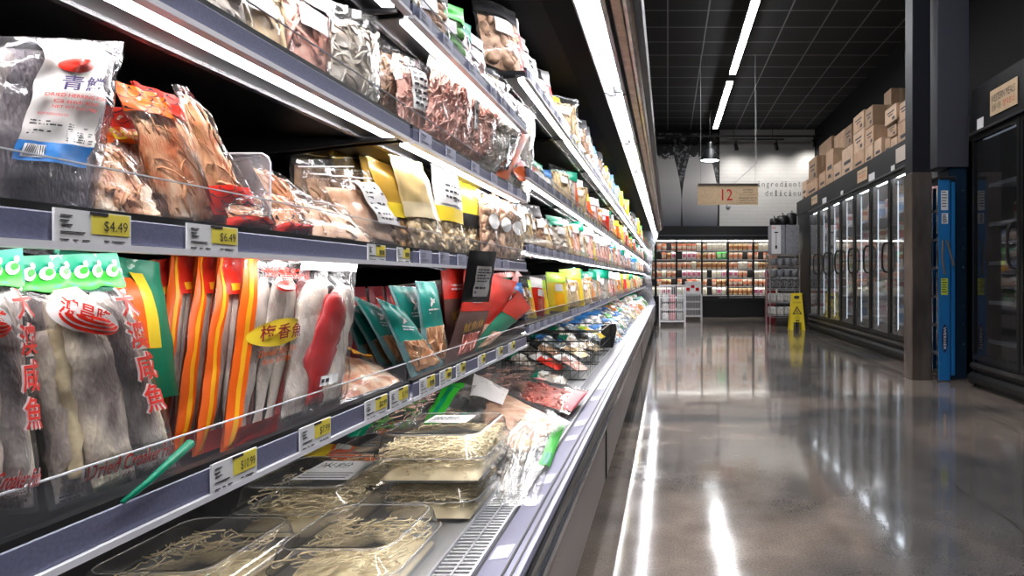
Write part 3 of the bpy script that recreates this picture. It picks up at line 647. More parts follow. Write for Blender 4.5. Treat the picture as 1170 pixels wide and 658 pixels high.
for q,(x,r,h,nm) in enumerate(((2.27,.10,.13,'smallest'),(2.45,.12,.19,'middle'),(2.64,.11,.24,'tallest'))):
    pt = thing('cooking_pot', nm+' black pot on the retail boxes at the top of the wire rack', 'pot', (x,13.05,2.125))
    MB().lathe([(.02,0),(r*.9,.005),(r,.03),(r,h),(r*.95,h),(r*.93,.03),(.02,.02)], (x,13.05,2.125), 16).build('pot_body', M_black, pt, True)
    mb = MB(); mb.lathe([(r*1.02,h),(r*.6,h+.03),(.02,h+.04),(.015,h+.06),(.025,h+.075),(.0,h+.08)], (x,13.05,2.125), 16); mb.build('lid', mat('dull_pot_lid',(.12,.12,.13),.3,.6), pt, True)
rs_ = thing('red_crate_stack', 'stack of red crates behind the left side of the wire rack', 'crate', (2.3,13.75,0))
for k in range(6): MB().box((2.21,13.6,.20*k),(2.40,13.95,.195+.20*k), .01).build('crate', mat('red_crate',(.28,.02,.03),.4), rs_)

# ------------------------------------------------------------------ white wire bins
def wire_bin(x0,x1,y0,y1,z0,z1,label,m):
    b = thing('wire_bin', label, 'bin', ((x0+x1)/2,(y0+y1)/2,0))
    fr = MB()
    for x in (x0,x1):
        for y in (y0,y1): fr.box((x-.012,y-.012,0),(x+.012,y+.012,z1))
    for z in (z0, z0+(z1-z0)*.33, z0+(z1-z0)*.66, z1): fr.tube([(x0,y0,z),(x1,y0,z),(x1,y1,z),(x0,y1,z)], .009, 5, True)
    fr.build('frame', m, b)
    def side(pts):
        mb = MB()
        for p,q in pts: mb.tube([p,q], .004, 4)
        mb.build('wire_side', m, b)
    n = 13
    side([((x0+(x1-x0)*k/n,y0,z0),(x0+(x1-x0)*k/n,y0,z1)) for k in range(1,n)])
    side([((x0+(x1-x0)*k/n,y1,z0),(x0+(x1-x0)*k/n,y1,z1)) for k in range(1,n)])
    for x in (x0,x1): side([((x,y0+(y1-y0)*k/8,z0),(x,y0+(y1-y0)*k/8,z1)) for k in range(1,8)])
    side([((x0,y0+(y1-y0)*k/8,z0),(x1,y0+(y1-y0)*k/8,z0)) for k in range(1,8)])
    return b
M_ww = mat('white_coated_wire', (.72,.72,.74), .4)
wire_bin(-.17,.36,12.7,13.2,.10,.85,'white wire bin of packets at the far end of the long cooler, left of two', M_ww)
wire_bin(.40,.80,14.45,14.9,.10,.62,'lower white wire bin standing farther back, right of two', M_ww)
for k in range(9):
    mb = MB(); c = Vector((-.05+.15*(k%3), 12.85+.1*(k//3%2), .14+.19*(k//3)))
    mb.box(c-Vector((.065,.04,.02)), c+Vector((.065,.04,.14)), .02)
    tag(mb.build('snack_packet', mat(('white_snack_film','pink_snack_film','grey_snack_film')[k%3], ((.75,.75,.76),(.6,.25,.28),(.4,.42,.42))[k%3], .35, var=.25, vscale=25)), ('white','pink','grey')[k%3]+' snack packet in the left white wire bin, '+('lowest','middle','top')[k//3]+' level', 'packet', ('white','pink','grey')[k%3]+' packets in the left wire bin')
pb = thing('promo_carton', 'white carton with dark red print standing on the farther wire bin', 'box', (.6,14.67,.64))
MB().box((.41,14.5,.635),(.79,14.85,.93), .005).build('carton', M_white, pb)
mb = MB(); [mb.box((.44+.11*k,14.497,.70+.07*(k%2)),(.52+.11*k,14.5,.78+.06*(k%2))) for k in range(3)]; mb.build('print', M_red, pb)

# ------------------------------------------------------------------ dairy cooler along the back wall
YB = 15.9
bc = thing('wall_cooler', 'black open dairy cooler full of cups along the back wall under the mural', 'refrigerator', (1.5,16.15,0))
MB().box((-.55,YB,2.0),(3.9,16.46,2.36), .01).build('header', M_black, bc)
MB().box((-.55,YB+.01,2.10),(3.9,YB-.03,2.13)).build('header_trim', mat('dull_chrome',(0,0,0)), bc)
MB().box((-.55,16.38,.5),(3.9,16.46,2.0)).build('back_panel', mat('dark_cooler_liner',(.07,.065,.06),.5), bc)
MB().box((-.55,YB,.0),(3.9,16.46,.47), .01).build('base', M_black, bc)
MB().box((-.55,YB-.02,.42),(3.9,YB+.01,.49)).build('front_lip', mat('black_trim',(0,0,0)), bc)
MB().box((-.5,YB+.05,1.965),(3.85,YB+.09,1.985)).build('light_tube', glow('dairy_cooler_light',(1,.97,.93),E_FAR*.7), bc)
XB = [-.43,.227,.886,1.567,2.226,2.9,3.55]
for i,x in enumerate(XB):
    MB().box((x-.022,YB,.47),(x+.022,YB+.05,2.0)).build('mullion', M_black, bc)
G_d = glow('dairy_shelf_light',(1,.97,.93),E_FAR)
ZB = [.57,.80,1.02,1.25,1.50,1.73]
for z in ZB:
    for i in range(len(XB)-1):
        m = MB(); m.box((XB[i]+.024,YB+.07,z-.02),(XB[i+1]-.024,16.38,z)); s_ = m.build('shelf', M_blackin, bc)
        MB().box((XB[i]+.024,YB+.06,z-.028),(XB[i+1]-.024,YB+.07,z-.006)).build('price_strip', M_white, s_)
        MB().box((XB[i]+.03,YB+.072,z-.027),(XB[i+1]-.03,YB+.092,z-.021)).build('shelf_light', G_d, s_)
cups = []
cp = [((.84,.66,.52),(.80,.30,.16),'peach'),((.84,.76,.62),(.70,.62,.50),'white'),((.82,.62,.36),(.50,.20,.08),'tan'),((.10,.50,.12),(.65,.75,.45),'green'),((.80,.28,.16),(.85,.70,.55),'orange-red'),((.84,.74,.72),(.62,.12,.22),'pink-labelled')]
for i,(a,b_,nm) in enumerate(cp):
    mb = MB()
    if i%2 == 0: mb.lathe([(.036,0),(.040,.002),(.047,.125),(.051,.127),(.051,.137),(.046,.139)], (0,0,0), 12); mb.mi = 1; mb.lathe([(.0435,.035),(.0475,.095)], (0,0,0), 12)
    else: mb.box((-.045,-.04,0),(.045,.04,.15), .006); mb.mi = 1; mb.box((-.032,-.042,.04),(.032,.042,.11))
    cups.append(mb.build('dairy_cup' if i%2 == 0 else 'dairy_carton', [mat('cup_body_'+nm, a, .4), mat('cup_label_'+nm, b_, .4)]))
firstc = [True]*6
def put(kd, loc, rz=0, sc_=1.0, lab=None, cat=None, grp=None):
    o = cups[kd] if firstc[kd] else cups[kd].copy()
    if not firstc[kd]: COL.objects.link(o)
    firstc[kd] = False; o.location = loc; o.rotation_euler = (0,0,rz); o.scale = (sc_,)*3
    tag(o, lab or cp[kd][2]+(' tub' if kd%2 == 0 else ' carton')+' on the shelves of the dairy cooler along the back wall', cat or ('tub' if kd%2 == 0 else 'carton'), grp or cp[kd][2]+' goods in the dairy cooler')
rowpal = {0:[1,5,2,1],1:[4,4,2,0],2:[5,1,0,1,5],3:[0,2,0,1,2],4:[0,3,4,0,5,2],5:[0,4,1,2]}
for zi, z in enumerate(ZB):
    for i in range(len(XB)-2):
        kd = R.choice(rowpal[zi])
        for k in range(5):
            if R.random() < .08: continue
            if R.random() < .35: kd = R.choice(rowpal[zi])
            if i == 2 and zi == 4 and k > 2: kd = 3
            put(kd, (XB[i]+.078+.126*k, YB+.15, z), 0, 1.24, cp[kd][2]+(' tub, ' if kd%2 == 0 else ' carton, ')+OR2[zi]+' shelf up, '+OR2[k]+' from left, '+OR2[i]+' bay of the wall cooler')

# ------------------------------------------------------------------ things hanging from the ceiling
for k,(a,b_,lb) in enumerate(((11.5,15.1,'nearest the mural wall'),(7.3,11.1,'middle one of the row'),(3.1,6.9,'over the blue ladder'),(-.9,2.7,'over the viewer'),(-3.3,-1.2,'behind the viewer'))):  # last two continue the row out of view, added to brighten the aisle
    l = thing('linear_ceiling_light', 'long white linear light hanging under the black ceiling, '+lb, 'light', (1.17,(a+b_)/2,4.75), 'linear ceiling lights')
    MB().box((1.105,a,4.70),(1.235,b_,4.76), .01).build('housing', mat('black_plastic',(0,0,0)), l)
    MB().box((1.115,a+.01,4.690),(1.225,b_-.01,4.70)).build('diffuser', G_ceil, l)
    for y in (a+.3,b_-.3): MB().tube([(1.17,y,4.76),(1.17,y,5.0)], .004, 5).build('suspension_wire', M_black, l)
pd = thing('dome_pendant', 'black dome pendant lamp with white inside hanging before the bottle mural', 'lamp', (.96,14.0,3.7))
MB().lathe([(.235,0),(.228,.03),(.20,.10),(.15,.19),(.09,.26),(.055,.30),(.05,.42),(.02,.44),(.02,.43),(.045,.29),(.085,.25),(.145,.18),(.195,.09),(.222,.03),(.230,.002)], (.96,14,3.68), 28, 'z', False).build('shade', M_black, pd, True)
MB().lathe([(.0,.10),(.10,.10),(.205,.015),(.205,.008),(.0,.008)][::-1], (.96,14,3.69), 24).build('lit_diffuser', glow('pendant_diffuser',(.9,.96,1.0),9.0), pd)
MB().tube([(.96,14,4.1),(.96,14,5.0)], .008, 6).build('cord', M_black, pd)
sg = thing('aisle_sign', 'hanging kraft board aisle sign with a red number 12', 'sign', (1.076,11.0,2.3))
MB().box((.534,10.985,2.32),(1.62,11.0,2.675)).build('board', M_kraft, sg)
MB().box((.545,10.97,2.665),(1.615,11.015,2.70)).build('top_rail', mat('dark_brown_rail',(.04,.025,.02),.4), sg)
mb = MB(); text_plane('12', (.97,10.983,2.40), (.19,0,0), (0,0,.20), mb); mb.build('number', M_red, sg)
mb = MB()
text_plane('KITCHEN', (1.355,10.983,2.575), (.16,0,0), (0,0,.030), mb); text_plane('WARE', (1.35,10.983,2.535), (.17,0,0), (0,0,.018), mb)
text_plane('HOUSEHOLD GOODS', (1.27,10.983,2.425), (.32,0,0), (0,0,.030), mb); text_plane('PAPER TOWELS', (1.29,10.983,2.385), (.28,0,0), (0,0,.022), mb)
for z in (2.50,2.355): mb.box((1.28,10.982,z),(1.59,10.984,z+.003))
mb.build('small_print', M_ink, sg)
for x in (.59,1.57): MB().tube([(x,10.99,2.70),(x,10.99,5.0)], .004, 5).build('hanging_wire', mat('grey_cable',(.3,.3,.3),.5), sg)
lb = thing('pendant_bulb', 'small bare pendant bulb peeking out below the aisle sign', 'lamp', tuple(PY(832,240,13)))
c = PY(832,240,13)
MB().lathe([(.0,0),(.03,.01),(.05,.045),(.05,.07),(.035,.11),(.02,.13),(.02,.19),(.0,.20)], (c.x,c.y,c.z), 14).build('bulb', mat('grey_bulb_glass',(.45,.45,.48),.15), lb, True)
MB().tube([c+Vector((0,0,.19)), PY(833,215,13), PY(848,201,13), PY(864,187,13), PY(864,60,13)], .005, 5).build('cord', mat('grey_cable',(0,0,0)), lb)
for (pa,pb_,yy,heads,lbl) in (((825,161),(896,157.5),15.6,((841,159),(887,158)),'short black track light with two spot heads before the white brick wall'),((700,159.5),(985,151.5),15.75,((930,153),(965,152)),'long black track pipe with spot heads along the back wall')):
    a = PY(*pa,yy); b_ = PY(*pb_,yy); zz = (a.z+b_.z)/2
    t = thing('track_light', lbl, 'light', ((a.x+b_.x)/2,yy,zz))
    MB().box((a.x,yy-.015,zz-.02),(b_.x,yy+.015,zz+.02)).build('track', M_black, t)
    MB().tube([(a.x+.3,yy,zz),(a.x+.3,yy,5.0)], .008, 5).build('stem', M_black, t)
    MB().tube([(b_.x-.3,yy,zz),(b_.x-.3,yy,5.0)], .008, 5).build('stem', M_black, t)
    for hx,hy in heads:
        p = PY(hx,hy,yy)
        mb = MB(); mb.box((p.x-.015,yy-.015,zz-.16),(p.x+.015,yy+.015,zz)); d = Vector((.25,.6,-.6)).normalized(); q = Vector((p.x,yy,zz-.18))
        mb.tube([q-d*.09, q-d*.088, q+d*.09, q+d*.092], [.03,.045,.055,.05], 10); mb.build('spot_head', M_black, t)
        ld = bpy.data.lights.new('spot_lamp','SPOT'); ld.energy = E_SPOT; ld.spot_size = 2.2; ld.spot_blend = .9; ld.shadow_soft_size = .05; ld.color = (1,.96,.9)
        lo = bpy.data.objects.new('spot_lamp', ld); COL.objects.link(lo); lo.parent = t; lo.location = q+d*.12-t.location
        lo.rotation_euler = Vector((.05,.65,-.9)).to_track_quat('-Z','Y').to_euler()

# ------------------------------------------------------------------ cardboard boxes on top of the freezers
M_card = [mat('cardboard', (.46,.29,.18), .7, var=.1, vscale=8), mat('brown_cardboard', (.32,.20,.12), .7, var=.1, vscale=8), mat('pale_cardboard', (.55,.38,.26), .7, var=.1, vscale=8)]
M_tape = mat('packing_tape', (.45,.33,.22), .25)
def carton(px0,px1,py0,py1,k,label,X=3.0,depth=.34,tilt=0,rest=False,mark=None):
    ya = F*X/(px1-VX); yb = F*X/(px0-VX); pm2 = (px0+px1)/2; ym = F*X/(pm2-VX)
    z1 = 1+(VY-py0)*ym/F; z0 = 2.44 if rest else 1+(VY-py1)*ym/F
    b = thing('cardboard_box', label, 'box', (X+depth/2,(ya+yb)/2,z0), 'cartons on top of the freezers')
    MB().box((X,ya,z0),(X+depth,yb,z1), .004).build('carton', M_card[k], b)
    mb = MB(); h = z1-z0; l = yb-ya
    mb.box((X+depth*.42,ya-.001,z0+h*.5),(X+depth*.58,yb+.001,z1+.001)); mb.build('tape', M_tape, b)
    mb = MB()
    if mark: text_plane(mark, (X-.001,yb-l*.2,z0+h*.45), (0,-l*.6,0), (0,0,h*.3), mb)
    else:
        mb.box((X-.001,ya+l*.2,z0+h*.62),(X,ya+l*.8,z0+h*.70)); mb.box((X-.001,ya+l*.3,z0+h*.45),(X,ya+l*.7,z0+h*.52))
    mb.box((X-.001,ya+l*.15,z0+h*.12),(X,ya+l*.35,z0+h*.3)); mb.build('printed_mark', M_ink, b)
    if tilt: b.rotation_euler = (tilt,0,0)
CB = [
 (916.5,921.5,207,226,2,'small upright carton at the far end of the freezer top',3.0,.25,0,1),
 (921.5,934,207,222,0,'flat wide carton second from the far end of the freezer top',3.0,.3,0,1),
 (924,933,181,207,1,'tall dark carton standing on the flat wide carton',3.02,.24,0,0),
 (936,943,197,222,0,'small carton low between the dark tall cartons',3.0,.3,0,1),
 (936,950,161,196,1,'dark brown tall carton with a folded top, far half',3.32,.3,0,1),
 (943.8,952,172,215,0,'narrow leaning carton before the dark brown tall one',2.99,.25,0,1),
 (952.5,961,186,212,2,'pale square carton at the foot of the middle pile',2.99,.3,0,1),
 (953,965,152,185,0,'carton on the pale square one, second pile',3.32,.3,0,1),
 (962,974.3,168,208,2,'pale carton marked with rings, leaning at the front of the third pile',2.98,.28,0,1),
 (965,973,144,167,1,'brown carton topping the third pile',3.32,.3,0,0),
 (975,987,173,203,0,'lowest carton of the tallest pile',3.0,.36,0,1),
 (975,987,150,173,2,'pale carton with dark arrows, second from top of the tallest pile',3.0,.36,0,0),
 (975,987,130,149.5,0,'topmost carton of the tallest pile',3.0,.36,0,0),
 (988.5,997,167,200,2,'low pale carton under the deep brown pile',3.0,.4,0,1),
 (988.5,998,146,166.5,0,'middle carton of the deep brown pile',3.0,.5,0,0),
 (988.5,997,123,145.5,1,'topmost carton of the deep brown pile',3.0,.5,0,0),
 (999,1007,159,192,2,'pale carton with a round mark right of the deep brown pile',2.99,.3,0,1),
 (1011,1017,157,190,0,'low carton at the start of the nearest pile',3.0,.3,0,1),
 (1018,1025,157,186,2,'second low carton of the nearest pile',3.0,.3,0,1),
 (1014,1024,141,156.5,0,'middle carton left of the column',3.0,.3,0,0),
 (1011,1024,122,140.5,2,'carton jutting out above the middle carton left of the column',2.96,.34,0,0),
 (1010,1018,104,121.5,1,'dark carton topping the pile left of the column',3.38,.3,0,1),
 (1026,1040,137,182,0,'lower carton right beside the steel column',3.0,.36,0,1),
 (1026,1040,115,136.5,2,'upper carton right beside the steel column',3.0,.36,0,0),
 (1064,1072,112,136,2,'carton glimpsed between the two columns',3.0,.3,0,0),
 (1060,1076,137,170,0,'lower carton glimpsed between the two columns',3.0,.3,0,1)]
for q in CB: carton(*q[:6], X=q[6], depth=q[7], tilt=q[8], rest=q[9])
# ------------------------------------------------------------------ packets: shared builder
F_clear = film('clear_film', haze=.022, refl=.85, bump=.35, bscale=30, rough=.11)
F_crisp = film('crisp_clear_film', haze=.03, bump=.5, bscale=20, rough=.11, refl=1.0)
F_dark = film('dull_film', tint=(.75,.75,.8), haze=.08, hazecol=(.5,.5,.52), bump=.5)
F_red = film('red_tinted_film', tint=(.95,.35,.25), haze=.10, hazecol=(.8,.12,.08), bump=.6)
F_yel = film('amber_tinted_film', tint=(.98,.82,.45), haze=.12, hazecol=(.85,.6,.15), bump=.6)
F_blue = film('blue_tinted_film', tint=(.80,.90,1.0), haze=.15, hazecol=(.6,.75,.95), bump=.6)
def inkm(n, c, **k): return mat(n, c, k.pop('rough',.40), coat=k.pop('coat',.06), spec=.3, **k)
I_green = inkm('bright_green_print', (.03,.36,.03)); I_dgreen = inkm('deep_green_print', (.0,.20,.11)); I_orange = inkm('orange_print', (.86,.13,.01)); I_red = inkm('scarlet_print', (.74,.03,.015))
I_amber = inkm('amber_print', (.95,.45,.02)); I_yellow = inkm('yellow_print', (.85,.62,.04)); I_teal = inkm('teal_print', (.01,.26,.22)); I_black = inkm('black_print', (.006,.005,.006), rough=.6, coat=.0); I_maroon = inkm('maroon_print', (.30,.015,.03))
I_white = inkm('milky_print', (.78,.76,.76)); I_gold = inkm('gold_print', (.62,.36,.05)); I_blue = inkm('blue_print', (.03,.18,.50)); I_pink = inkm('pink_print', (.80,.35,.35)); I_lime = inkm('lime_print', (.45,.70,.08)); I_pteal = inkm('pale_teal_foil', (.22,.40,.42), rough=.2)
I_brown = inkm('brown_print', (.12,.06,.05))
C_fish = mat('grey_dried_fish', (.74,.64,.57), .45, col2=(.34,.27,.24), vscale=75, bump=.7, bscale=130, stretch=(1,1,.45), detail=6)
def scaly(name, c1, c2, c3):
    m = mat(name, c1, .38, col2=c2, vscale=30, bump=.3, bscale=120, stretch=(1,1,.45), detail=8); nt = m.node_tree; b = nt.nodes['Principled BSDF']
    cr = [n for n in nt.nodes if n.type == 'VALTORGB'][0]; e = cr.color_ramp.elements.new(.5); e.color = (*c3,1)
    cr.color_ramp.elements[0].position = .38; cr.color_ramp.elements[-1].position = .60
    vo = nt.nodes.new('ShaderNodeTexVoronoi'); vo.inputs['Scale'].default_value = 420; mp = [n for n in nt.nodes if n.type == 'MAPPING'][0]; nt.links.new(mp.outputs[0], vo.inputs['Vector'])
    b2 = nt.nodes.new('ShaderNodeBump'); b2.inputs['Strength'].default_value = .6; b2.inputs['Distance'].default_value = .0015
    nt.links.new(vo.outputs['Distance'], b2.inputs['Height']); ob = [n for n in nt.nodes if n.type == 'BUMP' and n != b2][0]; nt.links.new(ob.outputs[0], b2.inputs['Normal']); nt.links.new(b2.outputs[0], b.inputs['Normal'])
    return m
C_scaly = scaly('scaly_dried_croaker', (.88,.76,.60), (.22,.17,.16), (.60,.50,.44))
C_scalyd = scaly('dark_scaly_croaker', (.44,.39,.36), (.09,.075,.08), (.24,.20,.20))
C_squid = scaly('amber_squid_sheet', (.96,.76,.58), (.60,.17,.06), (.90,.54,.32))
C_edge = mat('ragged_fish_skin', (.80,.66,.42), .5, col2=(.50,.38,.24), vscale=60, bump=.6)
SLAB = ((0,.72),(.1,.80),(.3,.86),(.6,1),(.82,1),(.93,.85),(1,.45))
C_fillet = mat('pinkish_fillet', (.80,.54,.38), .4, col2=(.58,.28,.16), vscale=22, bump=.6, bscale=70, stretch=(1,1,.4), detail=6)
C_silver = scaly('silvery_salted_fish', (.86,.74,.64), (.42,.33,.29), (.66,.58,.52))
C_fishp = mat('silver_pink_fish', (.86,.70,.62), .45, col2=(.52,.37,.31), vscale=60, bump=.6, bscale=120, stretch=(1,1,.5), detail=6)
C_tan = mat('tan_dried_fish', (.88,.48,.24), .5, col2=(.58,.22,.08), vscale=38, bump=.6, bscale=90, detail=6)
C_pale = mat('pale_dried_fish', (.95,.70,.52), .5, col2=(.76,.42,.25), vscale=35, bump=.5, bscale=80, detail=5)
C_pink = mat('pink_squid_shreds', (.98,.64,.54), .5, col2=(.90,.44,.36), vscale=60, bump=.3)
C_cream = mat('cream_shreds', (.88,.70,.45), .5, col2=(.70,.48,.24), vscale=60, bump=.3)
C_amber = mat('amber_bits', (.62,.33,.10), .5, col2=(.36,.15,.04), vscale=60, bump=.5)
C_meat = mat('red_dried_meat', (.62,.16,.11), .45, col2=(.32,.05,.04), vscale=40, bump=.6, bscale=70)
C_brown = mat('brown_mushroom', (.58,.36,.22), .55, col2=(.28,.14,.08), vscale=50, bump=.6)
C_white = mat('white_radish', (.78,.74,.68), .45, col2=(.62,.52,.42), vscale=25, bump=.3)
C_leaf = mat('leafy_green', (.16,.42,.08), .5, col2=(.06,.22,.04), vscale=45, bump=.5)
_oc = {}
def glyphs_fat(body, off):
    key = (body, off)
    if key not in _oc:
        _tc.offset = off; _tcache.pop(body, None); r = glyphs(body, True); _tcache.pop(body, None); _tc.offset = 0; _oc[key] = r
    return _oc[key]

class Packet:
    def __init__(s, name, label, cat, cs, T=.01, fm=None, group=None, seed=0, seal=.07, top=.10, wr=.0025, res=(22,26), deck=None):
        cs = [Vector(c) for c in cs]
        if deck is not None: cs = [Vector((c.x,c.y,max(c.z,deck))) for c in cs]
        s.c = cs; s.W = ((cs[1]-cs[0]).length+(cs[2]-cs[3]).length)/2; s.H = ((cs[3]-cs[0]).length+(cs[2]-cs[1]).length)/2
        s.n = ((cs[1]-cs[0]).cross(cs[3]-cs[0])+(cs[3]-cs[2]).cross(cs[1]-cs[2])).normalized()
        s.T = T; s.seal = seal; s.top = top; s.wr = wr; s.seed = seed; s.res = res
        s.o = thing(name, label, cat, tuple((cs[0]+cs[1])/2), group)
        if fm is not None:
            mb = MB(); nu, nv = res
            mb.grid(lambda u,v: s.S(u,v,s.b(u,v)+s.k(u,v,0)), nu, nv); mb.grid(lambda u,v: s.S(1-u,v,-s.b(1-u,v)*.8+s.k(1-u,v,9)), nu, nv)
            mb.build('film', fm, s.o, True)
    def S(s, u, v, w=0):
        a = s.c[0].lerp(s.c[1], u); b_ = s.c[3].lerp(s.c[2], u); return a.lerp(b_, v)+s.n*w
    def b(s, u, v):
        g = min(1, max(0,(v-s.seal)/.16)); h = min(1, max(0,(1-s.top-v)/.16)); e = math.sin(PI*min(1,max(0,u)))
        return s.T*(max(0,e)**.55)*(g*(2-g))**.7*(h*(2-h))**.7
    def k(s, u, v, q=0):
        n1 = noise.noise(Vector((u*5+s.seed*3.1+q, v*6+q, s.seed))); n2 = abs(noise.noise(Vector((u*13+s.seed, v*9+q, 3.3))))
        lo = math.sin((u*9+s.seed)*2.3+v*2)*max(0, 1-abs(v-(1-s.top))/.2)*.6
        return s.wr*(n1*1.4+n2*.9+lo)
    def P(s, u, v, l=1): return s.S(u, v, s.b(u,v)+s.k(u,v,0)+.0008*l)
    def band(s, name, m, u0, v0, u1, v1, l=1, nu=14, nv=8, edge=0, sh=0, parent=None, back=False):
        mb = MB(); f = lambda a,c: s.P(u0+(u1-u0)*a+sh*c, v0+(v1-v0)*c+edge*math.sin(a*PI*6)*(1 if c < .5 else 0), l)
        mb.grid(f, nu, nv)
        if back: mb.grid(lambda a,c: s.S(u1+(u0-u1)*a, v0+(v1-v0)*c, -s.b(u1+(u0-u1)*a, v0+(v1-v0)*c)*.8-.001*l), nu, nv)
        return mb.build(name, m, parent or s.o, True)
    def text(s, body, m, u0, v0, u1, v1, l=3, rot=0, name='lettering', fat=0, backing=None, parent=None, shear=0):
        if backing is not None:
            vs, fs, _ = glyphs_fat(body, .035)
            cu, cv = (u0+u1)/2, (v0+v1)/2; 
            mb = MB(); mb.add([s._t(x,y,u0,v0,u1,v1,rot,l-1,shear) for x,y in vs], fs); mb.build('white_outline', backing, parent or s.o)
        vs, fs, _ = glyphs_fat(body, fat) if fat else glyphs(body)
        if backing is not None: vs = [(.03+x*.94, .03+y*.94) for x,y in vs]
        mb = MB(); mb.add([s._t(x,y,u0,v0,u1,v1,rot,l+(3 if backing is not None else 0),shear) for x,y in vs], fs); return mb.build(name, m, parent or s.o)
    def _t(s, x, y, u0, v0, u1, v1, rot, l, shear=0):
        w_ = (u1-u0)*s.W; h = (v1-v0)*s.H; a = (x-.5)*w_; b_ = (y-.5)*h; c, d = math.cos(rot), math.sin(rot)
        a += shear*b_
        u, v = (u0+u1)/2+(a*c-b_*d)/s.W, (v0+v1)/2+(a*d+b_*c)/s.H
        return s.S(u, v, s.b(u,v)+s.wr*1.9+.0004*l)          # print follows the smooth face, not the crinkles
    def blob(s, name, m, u, v, ru, rv, l=2, n=24, rot=0, parent=None, half=0):
        mb = MB(); c, d = math.cos(rot), math.sin(rot)
        def q(r,t):
            a = ru*r*math.cos(t)*s.W; b_ = rv*r*math.sin(t)*s.H; return s.P(u+(a*c-b_*d)/s.W, v+(a*d+b_*c)/s.H, l)
        t0, t1 = (PI,2*PI) if half else (0,2*PI)
        rings = [[q(r, t0+(t1-t0)*i/n) for i in range(n+(1 if half else 0))] for r in (.001,.5,1)]
        k = len(rings[0]); vs = sum(rings, []); mb.add(vs, [(j*k+i, j*k+(i+1)%k, (j+1)*k+(i+1)%k, (j+1)*k+i) for j in range(2) for i in range(k-1 if half else k)])
        return mb.build(name, m, parent or s.o, True)
    def body(s, name, m, path, wid, thk, w0=0, prof=None, n=10, k=18, tail=True, seed=0, wav=.12):
        """fish or slab lying in the packet; path is a list of (u,v), first is the tail"""
        pts = []
        L_ = len(path)-1
        prof = prof or (((0,.62),(.03,.66),(.10,.46),(.18,.54),(.38,.88),(.60,1.0),(.80,.98),(.90,.86),(.97,.60),(1,.25)) if tail else ((0,.50),(.06,.82),(.14,.70),(.30,.95),(.55,1.0),(.72,.88),(.88,.80),(.96,.5),(1,.2)))
        def pr(t):
            for (a,x),(b_,y) in zip(prof, prof[1:]):
                if t <= b_: return x+(y-x)*(t-a)/(b_-a+1e-9)
            return prof[-1][1]
        def pos(t):
            i = min(int(t*L_), L_-1); f = t*L_-i; a, b_ = path[i], path[i+1]; return a[0]+(b_[0]-a[0])*f, a[1]+(b_[1]-a[1])*f
        mb = MB(); vs = []
        for i in range(k+1):
            t = i/k; u, v = pos(t); u2, v2 = pos(min(1,t+.02)); u1, v1 = pos(max(0,t-.02))
            dx, dy = (u2-u1)*s.W, (v2-v1)*s.H; ll = math.hypot(dx,dy) or 1; px, py = -dy/ll, dx/ll
            r = pr(t)*wid/2; th = thk/2*(pr(t)**.7)*(.25 if (tail and t < .12) else 1)
            for j in range(n):
                a = 2*PI*j/n; q = 1+wav*noise.noise(Vector((t*7+seed, math.cos(a)*1.4, math.sin(a)*1.4+seed)))*2
                oc = math.cos(a)*r*q; ow = math.sin(a)*th*q
                vs.append(s.S(u+px*oc/s.W, v+py*oc/s.H, w0+ow))
        fs = [(i*n+j, i*n+(j+1)%n, (i+1)*n+(j+1)%n, (i+1)*n+j) for i in range(k) for j in range(n)]+[tuple(range(n))[::-1], tuple(range(k*n,(k+1)*n))]
        mb.add(vs, fs); return mb.build(name, m, s.o, True)
    def fill(s, name, m, u0, v0, u1, v1, f=.6, nu=16, nv=18, rag=.25):
        def g(u, v, sg):
            uu = u0+(u1-u0)*u; vv = v0+(v1-v0)*v; e = max(0, math.sin(PI*u)*math.sin(PI*v))**.35
            q = 1+rag*noise.noise(Vector((u*6+s.seed, v*7, sg*3)))*2; return s.S(uu, vv, sg*s.b(uu,vv)*f*e*q+.0)
        mb = MB(); mb.grid(lambda u,v: g(u,v,1), nu, nv); mb.grid(lambda u,v: g(1-u,v,-.9), nu, nv); return mb.build(name, m, s.o, True)
    def strands(s, name, m, n, u0, v0, u1, v1, ln, r, ang=None, seg=5, w=1.0):
        mb = MB(); rg = random.Random(s.seed*7+n)
        for _ in range(n):
            u = rg.uniform(u0,u1); v = rg.uniform(v0,v1); a = (ang if ang is not None else 0)+rg.uniform(-1,1)*(.5 if ang is not None else PI)
            bend = rg.uniform(-.5,.5); w0 = rg.uniform(-.2,1.0)*w; pts = []
            for i in range(seg):
                uu = min(u1+.02, max(u0-.02,u)); vv = min(v1+.02, max(v0-.02,v)); pts.append(s.S(uu, vv, w0*s.b(uu,vv)*.92))
                u += math.cos(a)*ln/seg/s.W; v += math.sin(a)*ln/seg/s.H; a += bend
            mb.tube(pts, r, 4)
        return mb.build(name, m, s.o, True)
    def pieces(s, name, m, n, u0, v0, u1, v1, r, fl=.5):
        rg = random.Random(s.seed*3+n); mb = MB()
        for _ in range(n):
            u = rg.uniform(u0,u1); v = rg.uniform(v0,v1); w0 = rg.uniform(-.3,.75)*s.b(u,v); a = rg.uniform(0,PI); rr = r*rg.uniform(.6,1.2); vs = []
            for i in range(5):
                th = PI*i/4
                for j in range(7):
                    ph = 2*PI*j/7; x = rr*math.sin(th)*math.cos(ph); y = rr*.65*math.sin(th)*math.sin(ph); z = rr*fl*math.cos(th)
                    x, y = x*math.cos(a)-y*math.sin(a), x*math.sin(a)+y*math.cos(a)
                    vs.append(s.S(u+x/s.W, v+y/s.H, min(w0+z, s.b(u,v)*.95)))
            mb.add(vs, [(i*7+j, i*7+(j+1)%7, (i+1)*7+(j+1)%7, (i+1)*7+j) for i in range(4) for j in range(7)])
        return mb.build(name, m, s.o, True)
